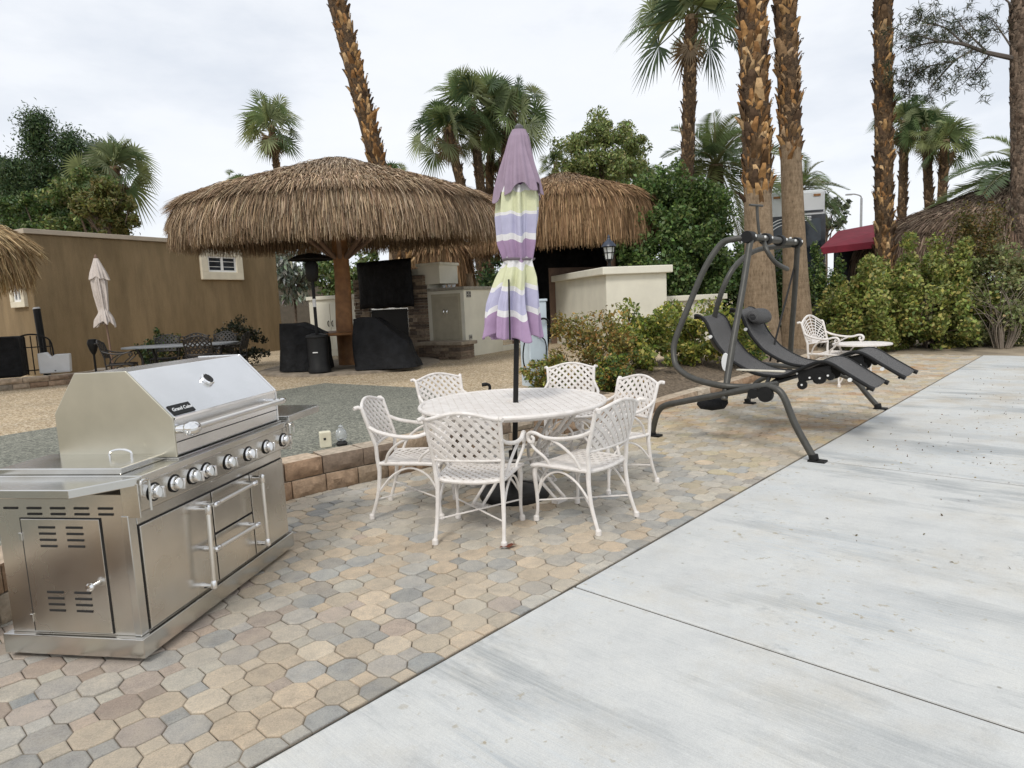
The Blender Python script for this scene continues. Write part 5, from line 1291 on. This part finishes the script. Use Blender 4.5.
cloth([(2.17, .165, .2, 0), (2.3, .135, .16, 0), (2.45, .085, .1, 0), (2.56, .045, .05, 0)], 6, .1, CRMM, 'top_flounce', c2, 22, nseg=72, ragged=.05)
mb = MB(); mb.lathe([(.24, 0), (.24, .05), (.06, .09), (.04, .2)], 24, (.10, 0, 0)); mb.build('umbrella_stand', M['dark_cast'], cu)
q = gp(97, 379, .3); to = thing('garden_torch', 'black garden torch standing between the white bin and the cream umbrella', 'torch', (at(97, 379, 14).x, 14, .3))
mb = MB(); mb.tube([(0, 0, 0), (0, 0, .62)], .022, 8); mb.build('stake', M['black_paint'], to)
mb = MB(); mb.lathe([(.03, .60), (.07, .68), (.105, .82), (.10, .86), (.08, .92), (.02, .93)], 12); mb.build('torch_head', M['black_paint'], to)
low = [Vector((-14.5, 9.6, 0)), Vector((-10.3, 13.0, 0)), Vector((-9.35, 13.85, 0)), Vector((-9.0, 14.6, 0)), Vector((-9.4, 15.4, 0))]
mb = MB(); blockrow(mb, low, .28, .13, .25, .3, 0); blockrow(mb, low, .41, .11, .28, .42, .1, .0, 1.1); tag(mb.build('brick_planter', M['block'], ang=28), 'low reddish brick planter wall at the far left under the white bin', 'wall')
mb = MB(); blockrow(mb, [Vector((-6.1, 17.6, 0)), Vector((-5.2, 17.0, 0)), Vector((-4.7, 17.3, 0))], .28, .26, .3, .5, 0, 0, 1.1); tag(mb.build('stone_ledge', M['block'], ang=28), 'low pale stone ledge between the tan wall and the covered stools', 'ledge')
q = at(57, 372, 14.4); wb = thing('white_bin', 'white folded plastic panel box leaning on the brick planter', 'box', (q.x, q.y, .52), R(22))
mb = MB(); mb.prism([(-.30, 0), (.27, 0), (.29, .40), (.02, .40), (-.06, .34), (-.14, .46), (-.30, .44)], -.10, .10, 'x'); 
o_ = mb.build('bin_body', M['white_plastic'], wb, False, .02); o_.rotation_euler = (0, 0, -math.pi/2)
mb = MB(); mb.bx(-.015, .015, -.112, -.099, .04, .06); mb.build('latch', M['slot'], wb, False)
q = at(8, 380, 13.9); cg = thing('covered_barbecue', 'black fabric covered barbecue at the left edge beside the iron gate', 'barbecue cover', (q.x-.35, q.y, .5), R(25))
mb = MB(); mb.bx(-.75, .62, -.35, .35, 0, .86); mb.build('cover', M['black_cloth'], cg, False, .05)
mb = MB(); mb.bx(-.7, .0, -.3, .3, .86, 1.10); mb.build('lid_bulge', M['black_cloth'], cg, False, .06)
q = at(36, 380, 14.3); ig = thing('iron_gate', 'black wrought iron gate leaf with hooped top by the covered barbecue', 'gate', (q.x, q.y, .5), R(35))
mb = MB()
for i in range(7): x_ = -.33+i*.11; mb.tube([(x_, 0, 0), (x_, 0, .72+.13*math.cos(x_*4.2))], .012, 6)
mb.tube([(-.35, 0, .10), (.35, 0, .10)], .014, 6); mb.tube(cat([(-.36, 0, 0), (-.36, 0, .66), (-.2, 0, .83), (0, 0, .88), (.2, 0, .83), (.36, 0, .66), (.36, 0, 0)], 5), .018, 7); mb.tube([(-.35, 0, .6), (.35, 0, .6)], .012, 6); mb.build('gate_leaf', M['black_paint'], ig)
a_, b_ = at(35, 309, 15.3), at(47, 372, 15.3); bpo = thing('leaning_pole', 'thick black pole leaning at the corner of the tan building', 'pole', (b_.x, 15.3, .3))
mb = MB(); mb.tube([(0, 0, 0), (a_.x-b_.x, .05, a_.z-.3)], .075, 12); mb.build('pole', M['black_paint'], bpo)
mb = MB(); mb.tube([(a_.x-b_.x, .05, a_.z-.3), (a_.x-b_.x-.005, .05, a_.z-.26)], [.085, .06], 12); mb.build('pole_cap', plain('grey_cap', (.3, .3, .3), .5), bpo)
dl_ = thing('dry_leaf', 'curled reddish brown dry leaf on the pavers near the front chair leg', 'leaf', gp(508, 547, .006), .3)
mb = MB(); mb.add([(-.06, 0, .004), (-.03, -.022, .016), (.0, -.026, .006), (.035, -.018, .018), (.065, .004, .006), (.03, .024, .014), (-.01, .026, .004), (-.035, .018, .014), (0, 0, .012)], [(0, 1, 8), (1, 2, 8), (2, 3, 8), (3, 4, 8), (4, 5, 8), (5, 6, 8), (6, 7, 8), (7, 0, 8)])
mb.build('leaf_blade', plain('dry_leaf', (.16, .045, .022), .6), dl_, ang=80)
# ================================================================== VEGETATION
GB_ = 'shrubs in the planting bed behind the table'
def bed(px, py, Y, rad, n, size, pal, lb, nm='shrub', z0=.2, clumps=45, **kw):
    q = at(px, py, Y); return bush(nm, lb, 'shrub', (q.x, q.y, z0), rad, n, size, pal, GB_, clumps, **kw)
bed(592, 350, 10.6, (.80, .55, .66), 4600, .062, G_RUST+[(.17, .17, .05), (.24, .20, .06)], 'sparse rust and gold leaved shrub in front of the cream wall', spread=.26)
bed(552, 372, 9.6, (.42, .4, .30), 2400, .055, G_RUST+G_YEL, 'low golden shrub at the foot of the blue pedestal')
bed(640, 345, 11.6, (.85, .6, .58), 5600, .085, G_YEL+[(.22, .27, .06)], 'bright yellow-green leafy shrub below the garden tap', spread=.28)
bed(618, 378, 9.4, (.55, .38, .34), 4200, .058, G_MID+G_RUST[:2]+G_YEL[:2], 'dense low mixed green shrub right behind the white chairs')
bed(700, 345, 12.2, (.95, .6, .60), 6500, .085, G_YEL+[(.22, .23, .06)], 'lime green shrub behind the tilted swing hoop', spread=.28)
bed(742, 350, 12.6, (.6, .5, .45), 3600, .07, G_YEL+G_MID, 'green shrub between the swing seats and the palm bases')
q = at(677, 300, 19.8); bush('large_shrub', 'tall rounded dark green shrub behind the cream walls', 'shrub', (q.x, q.y, .2), (2.5, 1.9, 2.7), 62000, .115, G_MID+G_MID[:2]+[(.17, .25, .075), (.22, .30, .095), (.13, .20, .06)], clumps=260, spread=.14, wide=.6, shell=.68, lift=-.45)
q = at(738, 285, 21.5); bush('large_shrub', 'dark green shrub filling the gap behind the two thick palm trunks', 'shrub', (q.x, q.y, 0), (2.2, 1.5, 1.55), 22000, .11, G_MID+G_MID+G_DARK, clumps=110, spread=.2)
q = at(690, 285, 27); bush('screen_shrub', 'green planting far behind the tall rounded shrub', 'shrub', (q.x, q.y, 0), (3.4, 1.2, 2.3), 14000, .16, G_MID, None, 90)
q = at(818, 300, 18.2); bush('hedge_shrub', 'narrow green shrub between the second thick palm and the hedge', 'shrub', (q.x, q.y, 0), (.75, .6, 1.35), 7000, .09, G_MID+[(.2, .25, .06)], None, 50)
GH = 'hedge shrubs along the right-hand edge'
HED = [(.20, .25, .06), (.28, .32, .08), (.13, .18, .045), (.42, .39, .11), (.24, .28, .07), (.33, .32, .10)]
for px, Y, rad, n, lb, pal_ in (
    (870, 16.6, (1.45, 1.15, 1.36), 22000, 'glossy yellow-green hedge shrub beside the far white chair', HED),
    (930, 16.4, (1.55, 1.15, 1.5), 23000, 'largest glossy hedge shrub in front of the grey thatched roof', HED),
    (992, 16.2, (1.55, 1.15, 1.42), 20000, 'paler grey-green hedge shrub nearest the right edge of the view', [(.20, .24, .09), (.27, .29, .12), (.15, .18, .07), (.33, .32, .15)])):
    q = at(px, 340, Y); bush('hedge_shrub', lb, 'shrub', (q.x, q.y, -.01), rad, n, .095, pal_, GH, 85, 10, .6, .22, lift=-.42)
q = at(990, 245, 16.6); bush('dry_shrub', 'tall rusty brown and olive shrub leaning over the grey thatched roof', 'shrub', (q.x, q.y, 0), (1.0, .7, 1.75), 11000, .075, [(.16, .12, .035), (.20, .13, .04), (.12, .12, .035), (.08, .09, .025)], None, 70, 14, .5, .25)
q = at(1004, 300, 15.4); tw = thing('bare_twigs', 'tangle of bare grey twigs in front of the right-hand hedge', 'dead shrub', (q.x, q.y, 0)); mb = MB()
for i in range(46):
    a = random.uniform(0, 6.28); s0 = Vector((random.uniform(-.3, .3), random.uniform(-.2, .2), .5)); L_ = random.uniform(.5, 1.1)
    e0 = s0+Vector((math.cos(a)*.8, math.sin(a)*.5, random.uniform(.4, 1.3)))*L_; mb.tube(cat([(s0.x*.5, s0.y*.5, 0), s0, e0.lerp(s0, .5)+Vector((0, 0, .15)), e0], 4), [.012*(1-.06*j) for j in range(13)], 4)
mb.build('twig', plain('grey_twig', (.24, .20, .16), .9), tw)
q = at(160, 345, 15.8); bush('wall_shrub', 'small olive shrub with yellow tips behind the dark chairs', 'shrub', (q.x, q.y, .3), (.85, .5, .50), 3200, .075, G_DARK+[(.11, .12, .03), (.16, .15, .04)])
q = at(240, 345, 16.6); bush('wall_shrub', 'round dark shrub against the tan wall near its right corner', 'shrub', (q.x, q.y, .3), (.68, .6, .58), 4200, .065, [(.016, .022, .010), (.028, .034, .014)])
# screen planting glimpsed under the palapa roof
q = at(292, 300, 27); tree('weeping_tree', 'pale grey weeping tree glimpsed between the tan wall and the heater', (q.x, q.y, .3), 4.3, (1.5, 1.4, 1.2), 4200, .26, [(.36, .40, .33), (.25, .30, .22), (.45, .48, .42)], None, .07, droop=1.2, wide=.3)
q = at(350, 290, 25.5); bush('screen_shrub', 'yellow-green screen planting glimpsed behind the palapa post', 'shrub', (q.x, q.y, .3), (2.4, 1.2, 1.95), 9000, .17, G_OLIVE+G_MID, None, 60)
q = at(500, 290, 30); bush('screen_shrub', 'dark green planting glimpsed behind the bar counter', 'shrub', (q.x, q.y, .3), (3.2, 1.4, 1.7), 8000, .18, G_DARK+G_MID, None, 60)
# dark screen wall added far behind, keeping the gaps between the huts dark
dw = thing('screen_wall', 'dark screen wall added far behind the huts and shrubs to shut out the sky', 'wall', (0, 33, 0)); mb = MB(); mb.bx(-40, 2, 0, .2, -.1, 2.9); mb.build('wall', plain('screen_dark', (.10, .085, .065), .9), dw, False)

# ---- near palm trunks
def trunkpalm(px0, py0, px1, Y, ht, r0, r1, lb, nb, bs_, boot0, bpal, crown=2.3, zb=0, seed=0, dy=0., py1=0, **kw):
    a = at(px0, py0, Y); b = at(px1, py1, Y+dy); d = (b-a); k_ = (ht-a.z)/d.z; k0 = (zb-a.z)/d.z
    base = a+d*k0; top = a+d*k_
    return palm('fan_palm', lb, base, top, r0, r1, crown, kw.pop('nf', 30), kw.pop('nl', 20), nb, bs_, 'fan palms', boot0=boot0, bpal=bpal, seed=seed, **kw)
trunkpalm(760, 280, 752, 15.2, 13.5, .48, .265, 'thickest palm, nearest behind the swing, shaggy above and smooth below', 1150, .23, .285, BOOT, seed=1)
trunkpalm(796, 290, 785, 16.0, 14.5, .45, .215, 'second thick palm, just right of the thickest one, smooth up to the roof line', 1150, .20, .335, BOOT[:5]+BOOT_D, seed=2)
trunkpalm(884, 240, 883, 19.5, 14.0, .26, .215, 'palm trunk with criss-cross leaf bases rising out of the right hedge', 1000, .20, .05, BOOT[1:]+BOOT_D[:2], seed=3)
trunkpalm(687, 180, 692, 22.0, at(691, 16, 22).z, .25, .19, 'tall fan palm with an open dark crown at the top edge above the large shrub', 620, .17, .0, BOOT_D+[(.32, .22, .12)], crown=2.35, seed=4, sag=.7, lo=-40, dead=3, nf=20, nl=26)
trunkpalm(378, 165, 336, 20.5, 15.0, .28, .235, 'leaning palm trunk rising behind the main palapa roof', 1000, .21, .0, BOOT+BOOT_D[:1], zb=.3, seed=5)
# ---- middle and far fan palms
for px, py, pxb, pyb, Y, r_, nf, nl, lb, sd_ in (
    (271, 124, 277, 170, 42, 2.75, 40, 18, 'lone fan palm standing clear in the sky left of the main palapa', 11),
    (241, 184, 241, 200, 47, 1.5, 26, 14, 'tip of a fan palm just showing over the left slope of the main palapa', 12),
    (391, 172, 391, 185, 47, 1.5, 22, 14, 'tip of a fan palm right of the leaning trunk', 13),
    (447, 128, 466, 205, 31, 2.25, 38, 20, 'lowest fan palm of the cluster, with its trunk leaning left', 14),
    (471, 100, 482, 200, 32, 2.5, 44, 20, 'highest fan palm of the cluster behind the striped umbrella', 15),
    (513, 112, 497, 200, 33, 2.55, 44, 20, 'right fan palm of the cluster, its trunk behind the striped umbrella', 16),
    (491, 150, 489, 205, 35, 1.9, 26, 18, 'small low fan palm hidden among the cluster trunks', 17),
    (556, 162, 556, 200, 37, 1.6, 24, 16, 'small fan palm left of the broad round tree', 18),
    (645, 178, 645, 200, 38, 1.5, 24, 16, 'small fan palm right of the broad round tree', 19),
    (114, 166, 121, 230, 33.5, 2.5, 40, 18, 'fan palm above the roof of the tan building', 20),
    (905, 120, 902, 215, 36, 2.1, 36, 18, 'left fan palm of the three behind the grey thatched roof', 21),
    (926, 128, 929, 205, 35, 2.15, 36, 18, 'middle fan palm of the three behind the grey thatched roof', 22),
    (945, 140, 942, 200, 34, 1.9, 32, 18, 'right fan palm of the three behind the grey thatched roof', 23)):
    a = at(pxb, pyb, Y); b = at(px, py, Y); k_ = (0-a.z)/(b.z-a.z); base = a+(b-a)*k_; rt_ = .24 if r_ > 1.8 else .17; r_ *= .86; nf = int(nf*.72); nl = nl+6
    palm('fan_palm', lb, base, b, rt_, rt_*.85, r_, nf, nl, 170 if r_ > 1.6 else 0, .22, 'fan palms', bpal=BOOT_D+[(.26, .17, .10)], boot0=.25, dead=8, seed=sd_)
# ---- feather palms
for px, py, Y, rc, nf, lb, sd_ in ((716, 165, 26, 3.3, 36, 'feather palm with arching fronds behind the tall fan palm', 31), (1034, 178, 22.5, 3.6, 36, 'feather palm reaching in at the right edge above the grey roof', 32), (800, 190, 29, 2.1, 34, 'small yellowing feather palm behind the second thick trunk', 33)):
    b = at(px, py, Y); palm('date_palm', lb, (b.x, b.y, 0), b, .30, .26, rc, nf, 40, 120, .24, 'feather palms', bpal=BOOT_D, feather=True, seed=sd_, pal=G_PALM+([(.16, .17, .05), (.22, .19, .06)] if sd_ == 33 else [(.22, .25, .09), (.16, .21, .07)]))
# ---- broadleaf trees and conifer
q = at(600, 150, 33); tree('broadleaf_tree', 'broad round olive green tree behind the second palapa', (q.x, q.y, 0), at(610, 116, 33).z, (2.5, 2.4, 2.0), 26000, .165, [(.22, .28, .09), (.28, .33, .11), (.16, .215, .07), (.34, .36, .14)], None, .22, 110, .19, wide=.45, droop=.5)
q = at(52, 180, 37); tz = at(45, 114, 37).z
t = thing('conifer', 'tall dark conifer with layered upright tips at the far left', 'tree', (q.x, q.y, 0)); pts = []
for dx, zt_, rr in ((-.4, tz, 2.0), (1.2, tz-1.0, 1.5), (2.5, tz-1.8, 1.3), (-1.9, tz-2.6, 1.4)):
    for i in range(190):
        f = random.random()**.85; z_ = zt_-f*(zt_-3.5); a = random.uniform(0, 6.28); r__ = rr*(.12+.88*f)*random.random()**.6
        c_ = np.array([dx+r__*math.cos(a), r__*math.sin(a), z_]); pts.append(c_+RNG.normal(0, 1, (150, 3))*np.array([.34, .34, .26]))
pts = np.concatenate(pts); leaves('crown', pts, .20, [(.06, .105, .045), (.085, .135, .055), (.045, .08, .035), (.11, .16, .06)], t, .3, None, .2)
mb = MB()
for dx, zt_ in ((-.4, tz), (1.2, tz-1), (2.5, tz-1.8), (-1.9, tz-2.6)): mb.tube([(dx*.3, 0, 0), (dx, 0, 4), (dx, 0, zt_-.3)], [.2, .13, .02], 7)
mb.build('trunk', M['bark'], t)
for px, py, Y, rad, pal_, lb in ((88, 205, 31, (1.9, 1.6, 1.5), G_OLIVE+G_MID[:2], 'bright green broadleaf tree in front of the conifer'), (108, 208, 29, (1.1, 1.1, 1.25), [(.17, .17, .045), (.12, .14, .04), (.20, .18, .06)], 'yellow-green small tree beside the roof-line palm'), (40, 212, 32, (1.9, 1.5, 1.25), G_MID, 'low green tree at the foot of the conifer'), (3, 182, 40, (1.3, 1.2, 1.6), G_DARK, 'dark distant tree at the very left edge')):
    q = at(px, py, Y); tree('broadleaf_tree', lb, (q.x, q.y, 0), q.z+rad[2], rad, 7000, .19, pal_, None, .16, 45, .24)
q = at(826, 212, 45); tree('distant_tree', 'small grey-green tree between the vehicle and the red awning', (q.x, q.y, 0), q.z+1.4, (1.5, 1.2, 1.6), 2600, .22, [(.10, .13, .075), (.15, .17, .10), (.07, .09, .05)], None, .12, 40, .2)
# ---- pine at the right edge
b = at(1023, 200, 19); tp = at(1020, 0, 19); d = (tp-b)/(tp.z-b.z)
pn = thing('pine_tree', 'pine trunk at the right edge with a long needled branch reaching left', 'tree', (b.x-d.x*b.z, 19, 0)); mb = MB()
mb.tube([Vector((d.x*z, 0, z)) for z in (0, 2, 4, 6, 8, 11)], [.33, .30, .275, .265, .25, .14], 14); ptk = mb.build('trunk', plain('pine_bark', (.17, .125, .09), .95, 0, .5, 7, 1., 12, .08), pn)
boots('bark_plate', lambda z: (d.x*z, 0, z), lambda z: .32-.008*z, 900, .17, ptk, [(.15, .11, .08), (.21, .155, .115), (.10, .07, .05)], .1, 9, out=.16)
cen = Vector((b.x-d.x*b.z, 19, 0))
def pb(px, py, dY=0): return at(px, py, 19+dY*1.4)-cen
mbr = MB(); NP = []
def branch(pts, r_, needles=True, dens=26):
    P = cat(pts, 6); mbr.tube(P, [r_*(1-.8*i/(len(P)-1)) for i in range(len(P))], 6)
    for i in range(len(P)//3, len(P)):
        for k_ in range(2):
            e = P[i]+Vector(RNG.normal(0, .22, 3)); mbr.tube([P[i], P[i].lerp(e, .6)+Vector((0, 0, .02)), e], [.006, .005, .003], 4)
            NP.append((e, dens))
br = [((1012, 58, 0), (985, 52, -.1), (962, 44, -.2), (935, 42, -.3), (905, 50, -.4)), ((975, 48, -.15), (950, 62, -.2), (920, 68, -.2), (898, 82, -.2)), ((965, 45, -.2), (945, 28, .1), (925, 22, .3), (912, 18, .4)), ((940, 42, -.3), (918, 36, -.5), (900, 38, -.6)),
      ((955, 60, -.2), (935, 82, -.1), (930, 88, -.1)), ((990, 54, -.1), (975, 72, .2), (962, 85, .3)), ((1010, 45, 0), (1000, 30, .2), (992, 18, .3)), ((930, 66, -.2), (912, 78, .1), (903, 88, .1)), ((985, 50, 0), (965, 30, .4), (958, 20, .5)), ((1012, 5, 0), (985, -15, .2), (950, -20, .4)), ((1022, 10, 0), (1050, -10, 0), (1090, 0, 0)), ((1022, 60, 0), (1060, 50, 0), (1100, 60, .2))]
for i, b_ in enumerate(br): branch([pb(*p) for p in b_], .07 if i == 0 else .03)
mbr.build('limb', plain('pine_limb', (.13, .11, .095), .9), pn)
C_ = np.concatenate([np.array(e)+RNG.normal(0, .07, (dn, 3)) for e, dn in NP]); leaves('needles', C_, .20, [(.045, .07, .035), (.07, .09, .045), (.035, .05, .025), (.12, .12, .06)], pn, .10, None, .25)

# ================================================================== far vehicles, awning, street lamp
q = at(802, 260, 25); rv = thing('motorhome', 'tall white and black motorhome parked behind the thick palm trunks', 'motorhome', (q.x, q.y, -.05), R(-12))
ztop = at(805, 190, 25).z
mb = MB(); mb.bx(-1.35, .80, 0, 9, .45, ztop+.05); mb.build('body', M['rv_white'], rv, False, .12)
mb = MB(); mb.bx(-1.36, .81, -.012, 6, .5, ztop-.85); pn_ = mb.build('lower_panel', M['rv_dark'], rv, False, .02)
mb = MB(); mb.bx(-1.2, .65, -.022, -.011, 1.6, ztop-1.0); mb.build('windscreen', M['glass_dark'], rv, False)
mb = MB()
for dz in (0, .16, .3): mb.tube(cat([(-1.3, -.03, ztop-1.6+dz), (-.9, -.03, ztop-1.25+dz*.8), (-.3, -.03, ztop-1.1+dz*.6), (.3, -.03, ztop-1.05+dz*.4)], 5), .02, 5)
mb.build('graphic_stripe', M['rv_white'], rv)
mb = MB()
for x_ in (-.9, -.2, .5): mb.cut().bx(x_-.12, x_+.12, -.03, -.0, ztop-.2, ztop-.12)
mb.build('marker_lamp', plain('amber_lens', (.35, .16, .05), .3), rv, False)
mb = MB(); mb.bx(-.3, .72, -.03, -.012, ztop-.78, ztop-.70); mb.build('trim_strip', M['rv_dark'], rv, False)
for x_ in (-1.1, .55): mb = MB(); mb.lathe([(.45, -.14), (.48, -.1), (.48, .1), (.45, .14)], 24, (x_, 1.5, .45), axis=Matrix.Rotation(math.pi/2, 3, 'Y')); mb.build('wheel', M['slot'], rv)
p = [at(820, 248, 22.5), at(886, 240, 22.5), at(886, 222, 24.5), at(838, 231, 24.5)]
aw = thing('red_awning', 'dark red canvas awning between the motorhome and the hedge palm', 'awning', (p[0].x, p[0].y, -.05))
o0 = Vector((p[0].x, p[0].y, -.05)); L4 = [x-o0 for x in p]
# continue the canopy to the right behind the palm, then hang a valance and stand it on posts
L4[1] = L4[0]+(L4[1]-L4[0])*1.5; L4[2] = L4[3]+(L4[2]-L4[3])*2.2
mb = MB(); mb.add(L4, [(0, 1, 2, 3)]); o_ = mb.build('canopy', M['red_canvas'], aw, False); sd = o_.modifiers.new('t', 'SOLIDIFY'); sd.thickness = .03
mb = MB(); dn = Vector((0, 0, -.22)); mb.add([L4[0]+dn, L4[1]+dn, L4[1], L4[0]], [(0, 1, 2, 3)]); o_ = mb.build('valance', M['red_canvas'], aw, False); sd = o_.modifiers.new('t', 'SOLIDIFY'); sd.thickness = .02
mb = MB()
for v_ in L4: mb.cut().tube([(v_.x, v_.y, 0), v_-Vector((0, 0, .03))], .05, 8)
mb.build('post', M['rv_dark'], aw)
mb = MB(); mb.bx(L4[3].x, L4[2].x, L4[3].y+.1, L4[3].y+.3, 0, L4[3].z-.3); mb.build('back_panel', M['rv_dark'], aw, False)
q = at(861, 225, 62); q2 = at(861, 196, 62); sl = thing('street_lamp', 'thin grey street lamp far off above the red awning', 'street lamp', (q.x, 62, 0))
mb = MB(); h_ = q2.z; mb.tube([(0, 0, 0), (0, 0, h_-.2)], [.14, .10], 10); mb.build('pole', plain('galvanised', (.35, .36, .37), .5, .4), sl)
mb = MB(); mb.tube(cat([(0, 0, h_-.3), (-.1, 0, h_), (-.6, 0, h_+.18), (-1.0, 0, h_+.2)], 5), .06, 8); mb.build('arm', plain('galvanised_arm', (.35, .36, .37), .5, .4), sl)
mb = MB(); mb.box((-1.15, 0, h_+.18), (.6, .28, .13)); mb.build('lamp_head', plain('lamp_head', (.30, .31, .32), .5), sl, False, .03)
# fallen leaves and grit along the far edge of the paving and on the pad
Vp = []; 
for i in range(420):
    if i < 230: u, v = random.uniform(3.5, 14), random.gauss(0, .5)-1.2
    elif i < 330: u, v = random.uniform(5, 13.5), vline(8)-abs(random.gauss(0, .25))
    else: u, v = random.uniform(1.5, 8), random.uniform(-3.8, -.6)
    p_ = uvw(u, v, .012 if v < -.03 else .006); Vp.append((p_.x, p_.y, p_.z))
tag(leaves('leaf_litter', np.array(Vp), .020, [(.30, .235, .14), (.22, .165, .10), (.36, .28, .16), (.15, .115, .075)], None, .55, np.tile([0, 0, 1.], (len(Vp), 1))*0, .2), 'scattered dry leaf bits on the concrete and paving', 'leaf litter', kind='stuff')

# ================================================================== SKY, SUN, CAMERA
w = bpy.data.worlds.new('World'); SC.world = w; w.use_nodes = True; nt = w.node_tree; bg = nt.nodes['Background']
sky = nt.nodes.new('ShaderNodeTexSky'); sky.sky_type = 'NISHITA'; sky.sun_disc = False; sky.sun_elevation = R(42); sky.sun_rotation = R(200)
tc = nt.nodes.new('ShaderNodeTexCoord'); mp = nt.nodes.new('ShaderNodeMapping'); mp.inputs['Scale'].default_value = (1, 1, 2.6); nt.links.new(tc.outputs['Generated'], mp.inputs['Vector'])
n1 = noise(nt, 2.2, 7, mp.outputs['Vector'], .55)
cl = ramp(nt, n1.outputs['Fac'], [(.36, (6.9, 7.3, 7.95)), (.50, (8.25, 8.5, 8.9)), (.64, (8.7, 8.85, 9.1))])
nt.links.new(mix(nt, .93, sky.outputs['Color'], cl.outputs['Color']), bg.inputs['Color']); bg.inputs['Strength'].default_value = .10
sun = bpy.data.lights.new('sun', 'SUN'); sun.energy = 1.5; sun.angle = R(14); sun.color = (1, .95, .88)
so = bpy.data.objects.new('sun', sun); COL.objects.link(so)
el, az = R(50), R(200)      # high and behind the camera, veiled by cloud
dirn = Vector((math.sin(az)*math.cos(el), math.cos(az)*math.cos(el), math.sin(el)))
so.rotation_euler = dirn.to_track_quat('Z', 'Y').to_euler(); so.location = dirn*30
sky.sun_elevation = el; sky.sun_rotation = az
cam = bpy.data.cameras.new('camera'); co = bpy.data.objects.new('camera', cam); COL.objects.link(co)
cam.sensor_fit = 'HORIZONTAL'; cam.sensor_width = 36; cam.lens = F/1024*36; cam.clip_end = 2000; cam.clip_start = .05

# a thing made of one piece needs no empty above it
for e_ in [o for o in COL.objects if o.type == 'EMPTY' and o.parent is None]:
    ch = kids(e_)
    if len(ch) == 1 and not e_.get('group'):
        c = ch[0]; mw = e_.matrix_basis@c.matrix_basis; nm = e_.name; c.parent = None; c.matrix_basis = mw
        for k_ in ('label', 'category'): c[k_] = e_[k_]
        bpy.data.objects.remove(e_); c.name = nm
co.matrix_world = Matrix((( RIGHT.x, UP.x, -FWD.x, 0), (RIGHT.y, UP.y, -FWD.y, 0), (RIGHT.z, UP.z, -FWD.z, EYE), (0, 0, 0, 1)))
SC.camera = co
vs = SC.view_settings; vs.view_transform = 'Standard'; vs.look = 'None'; vs.exposure = .24; vs.gamma = 1; vs.use_curve_mapping = False
SC.cycles.max_bounces = 6; SC.cycles.diffuse_bounces = 3; SC.cycles.glossy_bounces = 3; SC.cycles.transmission_bounces = 4
